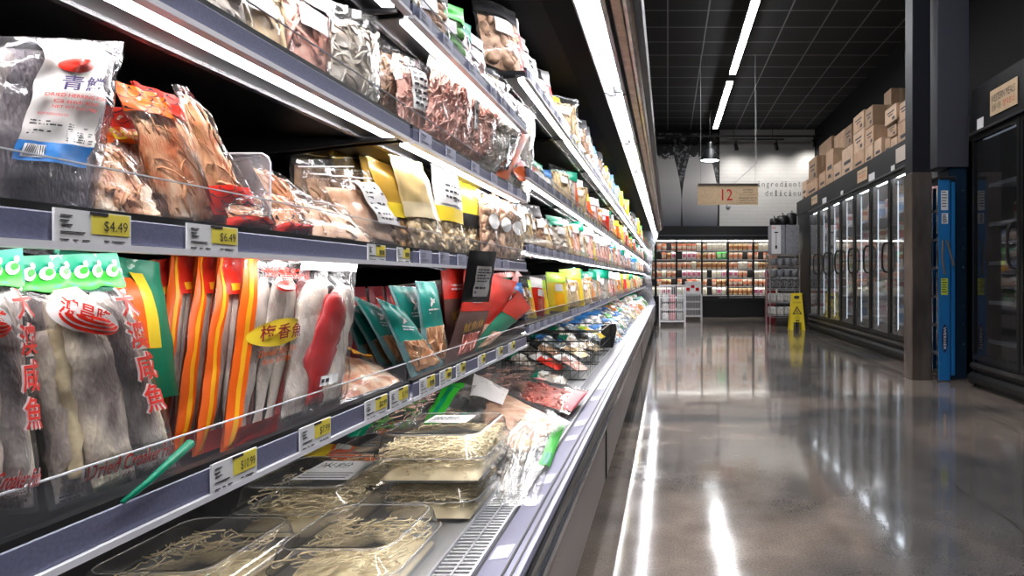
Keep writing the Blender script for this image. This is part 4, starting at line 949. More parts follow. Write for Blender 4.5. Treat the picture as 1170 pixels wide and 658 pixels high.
    def scales(s, u0, v0, u1, v1, nu, nv, l=2, m=None, rad=.55):
        """overlapping arc pattern of black lines"""
        mb = MB()
        for j in range(nv):
            for i in range(nu):
                cu = u0+(u1-u0)*(i+.5+(.5 if j%2 else 0))/nu; cv = v0+(v1-v0)*(j+.5)/nv; du = (u1-u0)/nu*rad; dv = (v1-v0)/nv*.85; th = .14
                K = 7
                for q in range(K):
                    a0, a1 = PI*q/K, PI*(q+1)/K
                    def p(a, f): return s.P(min(max(cu+du*f*math.cos(a),min(u0,u1)),max(u0,u1)), min(max(cv-dv*f*math.sin(a)+dv*.4,min(v0,v1)),max(v0,v1)), l)
                    mb.quad(p(a0,1), p(a1,1), p(a1,1-th), p(a0,1-th))
        return mb.build('scale_pattern', m or M_ink, s.o)
    def lines(s, u0, v0, u1, v1, n, m=None, l=4, name='fine_print', parent=None):
        mb = MB(); rg = random.Random(n+s.seed)
        for i in range(n):
            v = v1+(v0-v1)*(i+.5)/n; h = (v1-v0)/n*.22; x = u0
            while x < u1-.01:
                w_ = rg.uniform(.08,.25)*(u1-u0); e = min(x+w_, u1)
                mb.grid(lambda a,c: s.P(x+(e-x)*a, v-h+2*h*c, l), 2, 1); x = e+.04*(u1-u0)
                if rg.random() < .15: break
        return mb.build(name, m or M_ink, parent or s.o)
def Q(X, *pp, dX=None):
    """four pixel corners bl br tr tl; X front distance, dX extra per corner"""
    dX = dX or (0,0,-.03,-.03); return [PX(p[0],p[1],X+d) for p,d in zip(pp,dX)]

# ---- second shelf up: fish bag in the foreground
DB = 1-.190; DA = 1.052; DC = 1.272
def croaker(label, cs, seed, full=True):
    p = Packet('dried_fish_bag', label, 'fish bag', cs, .018, F_crisp, None, seed, .05, .13, .0016, (34,40), DB)
    p.fill('stacked_fish_behind', C_scalyd, .05,.02,.97,.84,.40)
    p.body('ragged_belly_edge', C_edge, [(.16,.10),(.19,.35),(.17,.55),(.24,.76)], p.W*.11, .010, .006, SLAB, n=10, k=30, seed=seed+1, tail=False, wav=.45)
    p.body('fish', C_scaly, [(.42,.02),(.42,.5),(.36,.86)], p.W*.46, .026, .003, SLAB, n=14, k=30, seed=seed+4, wav=.12)
    p.body('fish', C_scalyd, [(.76,.04),(.72,.45),(.62,.82)], p.W*.36, .022, .002, SLAB, n=14, k=28, seed=seed+8, wav=.12)
    p.body('fish', C_scaly, [(.90,.06),(.86,.4),(.80,.66)], p.W*.18, .014, -.001, SLAB, n=12, k=20, seed=seed+2, wav=.15)
    p.body('fish', C_scaly, [(.14,.06),(.16,.4),(.15,.70)], p.W*.22, .018, -.001, SLAB, n=12, k=20, seed=seed+3, wav=.2)
    h = p.band('green_header', I_dgreen, 0, .86, 1, 1.0, 1, 20, 6, back=True)
    p.band('light_green_band', I_green, 0, .855, .96, .925, 2, 24, 4, edge=.008, parent=h)
    for i in range(6):
        u = .12+i*.15
        p.blob('wave_swan', I_white, u, .925, .062, .026, 3, 18, .3, h); p.blob('wave_swan_gap', I_green, u+.012, .931, .036, .014, 4, 14, .3, h)
        p.blob('swan_head', I_white, u+.035, .958, .022, .013, 4, 12, 0, h)
    # round wave logo
    lg = p.blob('round_logo', I_white, .36, .735, .26, .070, 3, 28, -.38)
    p.blob('red_half', I_red, .385, .720, .22, .058, 4, 20, -.38, lg, half=1)
    for i in range(3): p.blob('white_wave', I_white, .39+.006*i, .725-.0*i, .215-.055*i, .050-.014*i, 5+2*i, 20, -.38, lg, half=1); p.blob('red_wave', I_red, .39+.006*i, .722, .20-.055*i, .042-.014*i, 6+2*i, 20, -.38, lg, half=1)
    p.text('鴻昌隆', I_red, .15, .715, .50, .79, 12, -.5, 'logo_lettering', .02, None, lg)
    for i,ch in enumerate('大澳咸魚'):
        v = .78-.140*i; u = .745+.004*i
        p.text(ch, I_red, u-.13, v-.066, u+.13, v+.066, 6, 0.02, 'lettering', .012, I_white)
    p.text('Dried Croaker Fish', I_red, .14, .085, .88, .155, 5, .03, 'lettering', .012, I_white)
    p.text('Net Wt 8oz (227g)', I_brown, .34, .045, .80, .075, 5, .03, 'weight_lettering')
    if full: p.lines(.05,.02,.30,.05,2)
    return p
croaker('dried croaker fish bag with red lettering, cut off by the left edge of the picture', Q(-.476,(-95,600),(43,585),(24,283),(-110,300)), 2)
croaker('foreground dried croaker fish bag, grey fish under a green header with tall red characters', Q(-.482,(55,585),(207,545),(133,289),(8,293)), 5)
p = Packet('dried_fish_bag', 'dried fish bag with a deep green header standing right behind the foreground croaker bag', 'fish bag', Q(-.53,(110,570),(212,548),(182,300),(60,284)), .012, F_clear, None, 11, .05, .1, .002, (20,24), DB)
p.band('green_print', I_dgreen, .0,.30,1,1,1,14,14,back=True); p.band('yellow_edge', I_yellow, .62,.55,.78,.93,2,6,8); p.band('orange_panel', I_orange, .40,.55,.62,.90,2,6,8); p.body('fish', C_fish, [(.5,.08),(.5,.5)], p.W*.5, .01)

# ---- orange edged bags standing side by side
def edged(label, cs, seed, text=False, X=0):
    p = Packet('dried_fish_bag', label, 'fish bag', cs, .012, F_crisp, None, seed, .04, .09, .0022, (22,28), DB)
    for i in range(3): p.body('fish', C_silver, [(.27+.23*i,.06),(.28+.22*i,.5),(.30+.20*i,.88)], p.W*.27, .012, (.001 if i%2 else -.001), ((0,.5),(.04,.6),(.10,.42),(.22,.62),(.45,.92),(.65,1),(.84,.9),(.93,.7),(1,.2)), n=12, k=24, seed=seed+i, wav=.14)
    p.band('orange_edge', I_orange, 0, 0, .15, 1, 1, 4, 18, back=True)
    p.band('amber_stripe', I_amber, .055, .02, .10, .98, 2, 3, 18); p.band('red_edge', I_red, .87, 0, 1, 1, 1, 4, 18, back=True)
    p.band('red_foot', I_red, .12,0,.9,.10,1,10,3)
    if not text: p.band('red_tint_header', I_red, .12, .78, .88, .99, 1, 10, 6); p.band('amber_header_stripe', I_amber, .2, .80, .8, .84, 2, 10, 2)
    return p
edged('orange edged fish bag farthest left in the row beside the croaker bags', Q(-.56,(150,560),(200,552),(213,288),(168,298)), 21)
edged('second orange edged fish bag in the standing row', Q(-.545,(170,560),(228,548),(243,288),(196,290)), 24)
p = edged('third orange edged fish bag, half hidden by the one with the yellow oval', Q(-.525,(196,556),(262,540),(275,290),(225,290)), 27)
p.blob('yellow_oval', I_yellow, .80,.57,.22,.06,3); p.text('梅', I_red, .66,.535,.86,.605, 5)
p = edged('clear and scarlet fish bag directly behind the yellow oval bag', Q(-.505,(220,552),(285,535),(295,292),(250,292)), 30)
p = edged('dried fish bag with a yellow oval, red characters and red wave logo', Q(-.485,(252,540),(322,512),(356,298),(280,290)), 33, True)
p.blob('yellow_oval', I_yellow, .50,.555,.43,.075,3,28,.06)
for i,ch in enumerate('梅香魚'): p.text(ch, I_maroon, .18+.23*i,.515,.38+.23*i,.60, 5, .05, 'lettering', .01)
p.text('Dried Salt Fish', I_orange, .20,.435,.80,.47, 4, .05); p.text('8oz (228g)', I_orange, .26,.385,.70,.42, 4, .05)
for i,ch in enumerate('鴻昌隆'): p.text(ch, I_red, .18+.22*i,.865,.38+.22*i,.935, 5, 0, 'logo_lettering', .01)
p.blob('wave_logo', I_red, .52,.82,.17,.035,3)
for i in range(3): p.blob('white_wave', I_white, .52,.822-.008*i,.15-.02*i,.018-.004*i,4+i,20,0,None,half=1)
p = Packet('dried_fish_bag', 'crinkled clear bag holding a red wrapped fish, rightmost before the teal packets', 'fish bag', Q(-.475,(315,510),(392,478),(408,302),(345,298)), .016, F_crisp, None, 37, .04, .12, .004, (26,30), DB)
p.body('fish', C_silver, [(.24,.05),(.27,.5),(.28,.88)], p.W*.46, .016, -.002, SLAB, seed=5, n=12, k=24); p.body('fish', C_silver, [(.76,.06),(.76,.5),(.79,.84)], p.W*.46, .016, -.002, SLAB, seed=6, n=12, k=24)
p.body('red_wrapped_fish', inkm('crimson_wrap',(.42,.01,.012)), [(.42,.10),(.46,.45),(.62,.78)], p.W*.50, .016, .005, seed=9, wav=.2)
q = p.band('barcode_label', I_white, .36,.20,.60,.26,3); p.lines(.37,.205,.59,.255,1,parent=q); p.band('white_seal', I_white, 0,.94,1,1,2)
# flat tan packet lying before the teal ones
p = Packet('dried_fish_bag', 'clear packet of tan dried fish with an orange peel label, lying before the teal packets', 'fish bag', Q(-.49,(388,475),(462,436),(430,415),(388,392),dX=(0,.01,-.08,-.10)), .012, F_clear, None, 41, .06, .08, .003, (16,16), DB)
p.fill('fish_slab', C_squid, .04,.06,.96,.8,.7); p.band('amber_label', I_amber, .2,.75,.7,1,2)

# ---- teal packets
def teal(label, cs, seed, dark=False):
    p = Packet('teal_packet', label, 'packet', cs, .006, F_clear, None, seed, .03, .08, .0018, (14,20), DB)
    p.band('foil_face', I_pteal, 0,0,1,1,0,10,16,back=True)
    p.band('teal_panel', I_teal, .06,.46,.94,.99,1,10,10); p.pieces('dried_strips', C_tan, 34, .18,.08,.82,.46, p.W*.14, .3)
    p.band('window_strips', C_tan, .14,.06,.86,.46,1,10,12); p.strands('anchovy_strips', C_pale, 26, .18,.08,.82,.44, p.H*.16, .0013, PI/2)
    for c in p.o.children:
        if c.name.startswith('anchovy'): c.location = p.n*.0065
    p.blob('leaf_logo', I_white, .5,.74,.13,.022,3,14,.5); p.blob('leaf_logo', I_white, .52,.77,.10,.018,3,14,-.5); p.lines(.3,.60,.75,.68,2,I_white,3)
    return p
for i,(bl,br,tr,tl,X,lb) in enumerate([
 ((420,470),(462,450),(413,352),(392,362),-.62,'dark teal packet farthest left, leaning behind the others'),
 ((436,462),(470,446),(420,345),(398,352),-.60,'second dark teal packet in the leaning fan'),
 ((450,456),(482,440),(432,350),(404,338),-.58,'third teal packet of the leaning fan'),
 ((478,442),(505,430),(478,328),(444,326),-.53,'teal packet with a full green face behind the foremost one'),
 ((470,448),(508,432),(458,352),(430,340),-.49,'foremost teal packet of dried strips leaning on the clear guard'),
 ((486,436),(515,420),(497,322),(474,321),-.50,'upright teal packet at the right end of the teal fan')]): teal(lb, Q(X,bl,br,tr,tl), 50+i*3)

# ---- red and black packets
def redp(label, cs, seed, top=I_red, bot=I_brown, txt=True, win=C_meat):
    p = Packet('red_packet', label, 'packet', cs, .004, F_clear, None, seed, .03, .06, .0018, (12,18), DB)
    p.band('printed_face', bot, 0,0,1,.62,1,8,12,back=True); p.band('red_top', top, 0,.60,1,1,2,8,8,back=True)
    p.band('window', win, .30,.06,.85,.30,3,8,6); p.strands('dried_shreds', C_pink, 20, .32,.07,.82,.28, p.H*.12, .0012, PI/2)
    for c in p.o.children:
        if c.name.startswith('dried_shreds'): c.location = p.n*.0045
    if txt: p.text('魷魚絲', I_gold, .2,.34,.85,.46,4,.1); p.lines(.25,.70,.8,.80,2,I_white,4)
    return p
redp('red topped packet with a dark lower half, first right of the teal fan', Q(-.60,(512,425),(530,415),(534,308),(503,306)), 70)
redp('red packet with gold lettering standing behind the black one', Q(-.57,(525,422),(552,408),(570,312),(530,308)), 73)
redp('black and red squid packet leaning right in front of the others', Q(-.49,(506,430),(541,413),(568,328),(536,322)), 76, I_red, I_brown)
redp('scarlet packet leaning far right over the guard', Q(-.53,(528,422),(556,408),(600,335),(572,326)), 79, I_red, I_black)
redp('green striped packet under the scarlet one, leaning far right', Q(-.50,(530,420),(556,407),(606,352),(592,332)), 82, I_red, I_dgreen, False, C_pale)
redp('red packet peeking out behind the leaning scarlet one', Q(-.60,(540,412),(560,404),(590,312),(560,306)), 85)
redp('upright scarlet packet directly behind the black squid packet', Q(-.63,(540,420),(562,410),(572,308),(546,306)), 95, I_red, I_red)
redp('scarlet packet with pale window fanning right, upper one', Q(-.515,(532,422),(560,408),(590,322),(560,314)), 97, I_red, I_red, False, C_pale)
redp('pink and white packet right of the scarlet ones', Q(-.56,(560,410),(585,400),(608,330),(590,308)), 88, I_pink, I_white, False, C_pink)
p = Packet('black_packet', 'black packet with a white barcode label poking up across the shelf rail', 'packet', [PX(a,b_,c) for a,b_,c in ((527,345,-.455),(558,345,-.455),(567,288,-.43),(537,286,-.43))], .006, None, None, 91, .02, .05, .002, (12,14))
p.band('black_face', I_black, 0,0,1,1,1,10,14,back=True); q = p.band('barcode_label', I_white, .22,.12,.80,.72,3); p.lines(.26,.40,.76,.68,5,parent=q); p.lines(.26,.16,.76,.34,2,parent=q)
# dark red packets at the back of the shelf
for i in range(11):
    y = 1.15+.085*i
    p = Packet('red_packet', 'dark red packet, '+OR2[i]+' of the row at the back of the second shelf up', 'packet', [Vector((-.70,y,DB)),Vector((-.70,y+.07,DB)),Vector((-.73,y+.07,DB+.17)),Vector((-.73,y,DB+.17))], .008, None, 'dark red packets at the back', i, res=(6,6))
    p.band('printed_face', I_maroon, 0,0,1,1,1,6,8,back=True); p.band('red_label', I_red, .2,.45,.8,.85,2,4,4)

# ---- middle shelf (eye level)
p = Packet('dried_herring_bag', 'dull bag of dried herring, big white label with a blue foot, top left', 'fish bag', Q(-.485,(-100,262),(104,262),(142,48),(-22,40)), .014, F_dark, None, 101, .05, .08, .004, (28,30), DA)
p.fill('fish_pile', C_scalyd, .05,.04,.95,.92,.55)
for i in range(4): p.body('fish', C_scalyd if i%2 else C_scaly, [(.14+.23*i,.03),(.15+.22*i,.45),(.14+.22*i,.9)], p.W*.27, .013, -.001, SLAB, n=12, k=24, seed=i*5)
lb_ = p.band('white_label', mat('herring_label_paper',(.62,.58,.56),.5), .30,.33,.80,.98,4,12,16); p.band('blue_foot', I_blue, .30,.22,.80,.33,4,12,4,parent=lb_)
p.blob('red_seal', I_red, .55,.80,.13,.045,5,22,0,lb_)
for i,ch in enumerate('青鱗'): p.text(ch, mat('violet_ink',(.05,.03,.16),.5), .42+.17*i,.63,.57+.17*i,.72,5,0,'lettering',.02,None,lb_)
for i,(t,a,b_) in enumerate((('DRIED HERRING FISH',.34,.78),('Cá trích Khô',.40,.72),('NET WT 7oz (198g)',.40,.72))): p.text(t, I_red, a,.585-.037*i,b_,.607-.037*i,5,0,'lettering',.01,None,lb_)
p.text('KEEP REFRIGERATED', I_red, .33,.470,.52,.485,5,0,'lettering',0,None,lb_); p.lines(.33,.36,.53,.455,5,parent=lb_); p.lines(.58,.34,.78,.45,8,parent=lb_); q = p.band('barcode', I_white, .34,.24,.47,.31,5,parent=lb_)
mb = MB(); [mb.quad(p.P(.35+.012*i,.245,6),p.P(.355+.012*i,.245,6),p.P(.355+.012*i,.305,6),p.P(.35+.012*i,.305,6)) for i in range(10)]; mb.build('barcode_bars', M_ink, lb_)
def squidbag(label, cs, seed, head=None, scl=None, word=None, T=.013, m=C_pale, fm=None, nb=2, low=False):
    p = Packet('dried_squid_bag', label, 'squid bag', cs, T, fm or F_crisp, None, seed, .05, .09, .003, (22,28), DA)
    SP_ = ((0,.55),(.05,.80),(.12,.62),(.20,.85),(.45,1),(.62,.92),(.74,1.0),(.86,.72),(.95,.40),(1,.12))
    for i in range(nb+1): p.body('dried_squid', C_squid if m is C_pale else m, [(.5+(i-nb/2)*.26,.05),(.5+(i-nb/2)*.22,.5),(.5+(i-nb/2)*.14,.93)], p.W*.52, T*.7, (-.002 if i%2 else .002), SP_, n=14, k=30, seed=seed+i, tail=False, wav=.22)
    p.fill('squid_pile', C_squid, .08,.04,.92,.90,.5)
    p.strands('fibres', C_tan, 26, .12,.1,.88,.85, p.H*.4, .0009, PI/2, 6, .9)
    p.strands('tentacles', C_tan, 16, .2,.04,.8,.30, p.H*.22, .0022, PI/2, 6, .8)
    if head: p.band('header', head, 0,.80 if not low else .0,1,1 if not low else .22,1,12,8,back=True); 
    if scl: p.scales(*scl)
    if word: p.text(word, I_yellow, .06,.82,.94,.95,4,0,'lettering',.02)
    return p
squidbag('dried squid bag with a red header, deep behind the DRIED one', Q(-.60,(125,262),(195,262),(172,128),(112,120)), 111, I_red, (0,.8,1,1,4,4))
squidbag('dried squid bag whose orange header reads DRIED, beside the herring bag', Q(-.53,(130,268),(238,268),(160,150),(112,142)), 113, I_orange, None, 'DRIED', nb=2)
squidbag('clear squid bag with a pink spot at its foot, against the herring bag', Q(-.49,(100,268),(190,268),(134,160),(88,152)), 115, None, nb=2)
squidbag('dried squid bag with a tall red scale-patterned header, leaning left', Q(-.55,(205,262),(262,262),(222,120),(150,92)), 117, I_red, (0,.80,1,1,4,5), nb=1, m=C_tan)
p = squidbag('large glossy dried squid bag leaning left under a red and black header', Q(-.505,(190,262),(268,262),(186,112),(130,92)), 119, I_orange, (0,.80,1,1,4,5), nb=2)
squidbag('narrow dried squid bag with its pointed top high and a red scaled foot', Q(-.49,(245,245),(297,248),(214,100),(198,96)), 121, I_red, (0,.02,1,.22,4,4), nb=1, m=C_tan, low=True)
squidbag('short squid bag with a red scaled end right behind the clear guard', Q(-.475,(262,266),(318,270),(292,222),(240,205)), 123, I_red, (0,.0,1,.55,3,5), nb=1, m=C_tan, low=True)
squidbag('orange-brown squid slab bag edged with red scales, right of the divider', Q(-.50,(330,276),(392,278),(318,198),(280,180)), 125, None, None, nb=1, m=C_tan).scales(.66,.0,1,.98,2,10)
p = squidbag('squid bag with a red scaled corner just behind the divider plate', Q(-.48,(318,272),(362,274),(322,225),(296,215)), 127, I_red, (0,.0,1,.4,3,3), nb=1, m=C_tan, low=True)
for c in list(p.o.children): pass
for nm_,(a,b_) in (('divider plate',(315,0)),):
    yy = F*.466/(VX-315); d = thing('shelf_divider', 'clear acrylic shelf divider plate with a rounded corner among the squid bags', 'divider', (-.60,yy,DA))
    pr = [(-.78,DA),(-.472,DA),(-.472,DA+.085),(-.475,DA+.092),(-.482,DA+.096),(-.78,DA+.096)]
    MB().prism(pr, yy-.001, yy+.001).build('plate', film('divider_acrylic', haze=.16, hazecol=(.7,.68,.75), bump=0), d)
    MB().tube([(-.472,yy,DA),(-.472,yy,DA+.085),(-.475,yy,DA+.092),(-.482,yy,DA+.0965),(-.78,yy,DA+.0965)], .0011, 4).build('polished_edge', M_edge, d)
def zipbag(label, cs, seed, m, fm=F_clear, lab=False, n=30, st=True, T=.012, deck=DA):
    p = Packet('ziplock_bag', label, 'bag', cs, T, fm, None, seed, .04, .14, .003, (20,24), deck)
    if st: p.strands('dried_strips', m, n, .12,.08,.88,.72, p.H*.35, .0016, PI/2+.2)
    p.fill('sheet_stack', m, .08,.06,.92,.76,.5)
    for i in range(3): p.body('dried_sheet', m, [(.24+.26*i,.08),(.27+.24*i,.4),(.25+.25*i,.74)], p.W*.34, T*.55, (.002 if i%2 else -.001), ((0,.7),(.1,.95),(.3,.8),(.6,1),(.85,.85),(1,.5)), n=12, k=22, seed=seed+i, tail=False, wav=.3)
    p.band('zip_strip', I_white, 0,.90,1,.915,2,10,1)
    if lab:
        q = p.band('white_label', I_white, .45,.30,.85,.85,4,8,10); p.lines(.49,.34,.81,.80,7,parent=q)
    return p
zipbag('dark ziplock bag standing deep in shade left of the pale labelled one', Q(-.66,(330,262),(400,262),(395,175),(330,165)), 131, C_brown)
zipbag('ziplock bag of thin brown strips leaning behind the pale labelled one', Q(-.58,(360,270),(432,272),(400,182),(338,182)), 133, C_brown)
zipbag('pale ziplock bag with a white text label, leaning left', Q(-.50,(398,280),(478,286),(425,196),(352,190)), 135, C_pale, lab=True, st=False, n=26)
zipbag('empty looking clear bag before the pale labelled ziplock bag', Q(-.475,(352,276),(432,284),(392,236),(330,215)), 137, C_pale, n=14, T=.006)
zipbag('amber ziplock bag with a shiny top, behind the yellow pouches', Q(-.62,(410,270),(470,275),(440,172),(375,170)), 139, C_amber, F_yel)
def pouch(label, cs, seed, m1=I_gold, m2=I_yellow, cont=C_amber, side=False):
    p = Packet('yellow_pouch', label, 'pouch', cs, .016, F_clear, None, seed, .03, .08, .0025, (20,24), DA)
    p.band('golden_top', m1, 0,.50,1,1,1,12,12,back=True); p.band('yellow_belt', m2, 0,.36,1,.52,2,12,4); p.fill('packed_scallops', cont, .06,.04,.94,.5,.6); p.pieces('dried_scallops', cont, 70, .08,.06,.92,.42, p.W*.08, .8)
    if side: q = p.band('white_label', I_white, .1,.55,.9,.95,3,8,8); p.lines(.2,.60,.8,.80,3,parent=q)
    return p
pouch('golden pouch with folded top, deepest of the yellow pouches', Q(-.60,(425,276),(480,280),(455,178),(410,172)), 141)
pouch('tall golden pouch leaning left beside the amber bag', Q(-.50,(448,286),(492,292),(462,196),(418,178)), 143)
pouch('cream and gold pouch with a long pale side', Q(-.485,(472,292),(510,296),(482,186),(444,176)), 145, mat('pale_gold_print',(.75,.55,.25),.3), mat('cream_print',(.80,.66,.42),.3), C_cream)
pouch('black and yellow pouch with folded corner', Q(-.53,(492,290),(524,294),(500,192),(476,182)), 147, I_black, I_yellow)
pouch('white topped pouch with black and yellow belt', Q(-.49,(500,294),(532,300),(522,200),(492,184)), 149, I_white, I_yellow, C_cream, True)
pouch('yellow pouch right of the white topped one, showing pale lumps', Q(-.51,(522,296),(552,300),(546,208),(520,198)), 151, I_yellow, I_black, C_cream)
for i,(a,b_) in enumerate(((548,568),(562,582),(576,596))):
    p = Packet('noodle_packet', ('first','middle','last')[i]+' of the three brown mushroom packets at the end of the eye level shelf', 'packet', Q(-.485+.0*i,(a,304-i),(b_,306-i),(b_+2,226+6*i),(a-4,216+6*i)), .016, F_crisp, None, 155+i, .04, .08, .003, (16,20), DA)
    p.fill('packed_mushrooms', C_brown, .08,.06,.92,.9,.5); p.pieces('mushroom_slices', C_brown, 40, .1,.06,.9,.9, p.W*.16, .5); p.blob('round_label', I_white, .5,.55,.25,.12,3)
p = Packet('noodle_packet', 'pale crinkled packet closing the eye level shelf before the bay joint', 'packet', Q(-.475,(582,300),(599,302),(600,240),(580,230)), .014, F_crisp, None, 159, .04, .1, .004, (14,18), DA); p.strands('noodles', C_cream, 60, .1,.08,.9,.85, .05, .0012)

# ---- fourth shelf up
def shreds(label, cs, seed, m, n=110, lab=None, fm=F_crisp, T=.018, name='shredded_squid_bag', r=.0016, deck=DC, ln=.05):
    p = Packet(name, label, 'bag', cs, T, fm, None, seed, .05, .13, .004, (22,26), deck)
    p.fill('packed_shreds', m, .07,.06,.93,.80,.58)
    o = p.strands('shreds', m, int(n*2.6), .08,.08,.92,.80, ln, r*1.15); o['kind'] = 'stuff'
    if lab: q = p.band('white_label', I_white, *lab, 3, 8, 8); p.lines(lab[0]+.04,lab[1]+.03,lab[2]-.04,lab[3]-.03,6,parent=q)
    return p
shreds('clear crumpled bag at the left end of the fourth shelf up, in view', Q(-.49,(372,120),(432,140),(432,20),(375,0)), 161, C_white, 40)
shreds('bag of brown dried flakes right of the clear crumpled one', Q(-.53,(432,140),(466,150),(462,50),(430,40)), 163, C_brown, 70)
shreds('pale pink bag with a large text label', Q(-.50,(452,146),(492,168),(486,72),(450,60)), 165, C_pink, 50, (.25,.3,.85,.85))
shreds('large bag of pink shredded squid with a side label', Q(-.48,(478,160),(545,196),(548,60),(490,50)), 167, C_pink, 210, (.78,.3,.98,.85), ln=.045)
shreds('second pink shredded squid bag leaning to the right', Q(-.475,(522,194),(560,212),(582,98),(550,84)), 169, C_pink, 190)
p = shreds('bag of white shreds with a black lettered label, leaning right', Q(-.47,(541,202),(575,222),(606,128),(580,106)), 171, C_white, 120, None)
p.text('銀魚乾', I_black, .40,.22,.62,.68,4,0); p.band('brown_tab', I_brown, .42,.80,.60,.98,2); p.band('white_card', I_white, .62,.86,1.1,1.0,1)
p = Packet('orange_packet', 'slim orange stick packet leaning out beside the white shreds', 'packet', Q(-.465,(566,200),(580,206),(607,150),(594,142)), .006, None, None, 173, .02, .03, .001, (8,12), DC)
p.band('orange_face', I_orange, 0,0,1,1,1,6,14,back=True); p.band('dark_band', I_black, .1,.12,.5,.3,2)
p = shreds('small white and orange packet at the end of the fourth shelf up', Q(-.475,(572,222),(598,236),(604,186),(580,170)), 175, C_white, 40); p.blob('orange_disc', I_orange, .5,.4,.3,.2,3); p.blob('pink_disc', I_pink, .5,.7,.35,.16,3)
shreds('clear packet hanging over the end of the fourth shelf up', Q(-.50,(590,226),(604,234),(612,120),(596,116)), 177, C_white, 30)

# ---- generic goods for shelves farther off
GEN = []
def gen(name, label, cat, w_, h, T, fm, cont, head, body=None, kind='strands'):
    p = Packet(name, label, cat, [Vector((0,-w_/2,0)),Vector((0,w_/2,0)),Vector((-.01,w_/2,h)),Vector((-.01,-w_/2,h))], T, fm, None, len(GEN), .05, .1, .003, (8,10))
    if kind != 'print': p.fill('packed_contents', cont, .08,.06,.92,.78,.65,8,8)
    if kind == 'strands': p.strands('contents', cont, 26, .12,.08,.88,.78, h*.5, .0035, PI/2, 4)
    elif kind == 'lumps': p.pieces('contents', cont, 22, .15,.1,.85,.75, w_*.16, .8)
    else: p.band('printed_face', body, 0,0,1,.75,1,6,6,back=True); p.band('window', cont, .25,.12,.75,.45,3,4,3)
    if head: p.band('header', head, 0,.72,1,1,2,6,4,back=True)
    q = p.band('label', I_white, .3,.5,.7,.68,4,3,3)
    GEN.append(p.o); return p.o
gen('green_header_bag','','bag',.11,.17,.018,F_clear,C_leaf,I_green,kind='lumps')
gen('carrot_stick_bag','','bag',.11,.16,.018,F_clear,mat('carrot_sticks',(.85,.30,.05),.45),None)
gen('yellow_packet','','packet',.10,.17,.014,None,I_amber,I_lime,I_yellow,'print')
gen('red_packet','','packet',.10,.16,.014,None,C_meat,I_white,I_red,'print')
gen('noodle_bag','','bag',.12,.15,.020,F_clear,C_cream,None)
gen('blue_label_bag','','bag',.12,.15,.018,F_blue,C_white,I_blue,kind='lumps')
gen('pink_shred_bag','','bag',.11,.17,.018,F_clear,C_pink,I_white)
gen('brown_mushroom_bag','','bag',.11,.16,.018,F_clear,C_brown,I_black,kind='lumps')
gen('white_radish_bag','','bag',.12,.17,.022,F_clear,C_white,I_dgreen,kind='lumps')
gen('orange_packet','','packet',.10,.17,.014,None,C_cream,I_yellow,I_orange,'print')
gname = ['leafy green bag','orange carrot stick bag','yellow packet','red packet','cream noodle bag','blue and white bag','pink shredded bag','brown mushroom bag','white radish bag','orange packet']
gfirst = [True]*10
def gput(k, loc, rot, sc_, where, grp):
    if gfirst[k]:
        o = GEN[k]; gfirst[k] = False; o.location = loc; o.rotation_euler = rot; o.scale = (sc_,)*3
    else: o = dup(GEN[k], loc, rot, sc_)
    o['label'] = gname[k]+(' ' if where[0] != ',' else '')+where; o['category'] = 'bag' if 'bag' in gname[k] else 'packet'; o['group'] = gname[k]+'s '+grp
    return o
# third bay, rather close: chosen rows
def row(y0, y1, z, ks, step, X, where, grp, sc=1.0, rz=(-.8,-.2), lean=(-.25,-.05), tw=.12):
    y = y0+.05; i = 0; cnt = {}
    while y < y1-.03:
        k = ks[i%len(ks)] if isinstance(ks, list) else R.randrange(10)
        gput(k, (X+R.uniform(-.02,.01), y, z), (R.uniform(-tw,tw), R.uniform(*lean), R.uniform(*rz)), sc*R.uniform(.9,1.1), ', '+OR2[cnt.get(k,0)]+' of its kind '+where, grp); cnt[k] = cnt.get(k,0)+1; y += step*R.uniform(.85,1.15); i += 1
DD = {0:1-.158,1:1.111,2:1.361,3:1.686}
row(2.02,2.88,DD[0],[8,4,5,7,2,3,2,3,1],.10,-.55,'on the second shelf up, third bay','on the second shelf up, third bay')
row(2.02,2.88,DD[1],[7,4,4,4,7,7,4,7],.10,-.54,'on the middle shelf, third bay','on the middle shelf, third bay',1.15)
row(2.02,2.88,DD[2],[5,3,3,9,3,3,1,8],.09,-.56,'on the fourth shelf up, third bay','on the fourth shelf up, third bay',.9)
row(2.02,2.88,DD[3],[7,3,7,6,7,3],.11,-.54,'on the top shelf, third bay','on the top shelf, third bay',1.6)
pal_far = {0:[2,3,4,8,1,4,6],1:[1,4,8,6,2,6,5],2:[1,9,3,4,0,8,2,6],3:[0,7,7,2,5,9,4]}
for i in range(4, 14):
    a, b_ = SEC[i]
    for k in range(4):
        ks = [R.choice(pal_far[k]) for _ in range(12)]
        row(a, b_, DD[k], ks, .105 if i < 8 else .14, -.515, 'on the '+LV3[k][0]+', '+ORD[i-1]+' bay', 'on the '+LV3[k][0]+' of the far bays', 1.2 if k < 3 else 1.4, (-1.2,-.4))
# unseen-by-photo upper and nearer places, kept stocked where the frame reaches
row(1.12,1.98,1.498,[6,4,7,0,8,6],.10,-.53,'on the top shelf of the second bay','on the top shelf of the second bay',1.1)
row(.66,1.0,DC,[8,4,6],.11,-.53,'on the fourth shelf up of the nearest bay','on the fourth shelf up of the nearest bay',1.05)
row(.30,.62,DC,[7,8,4],.11,-.53,'at the left end of the fourth shelf up','at the left end of the fourth shelf up',1.05)
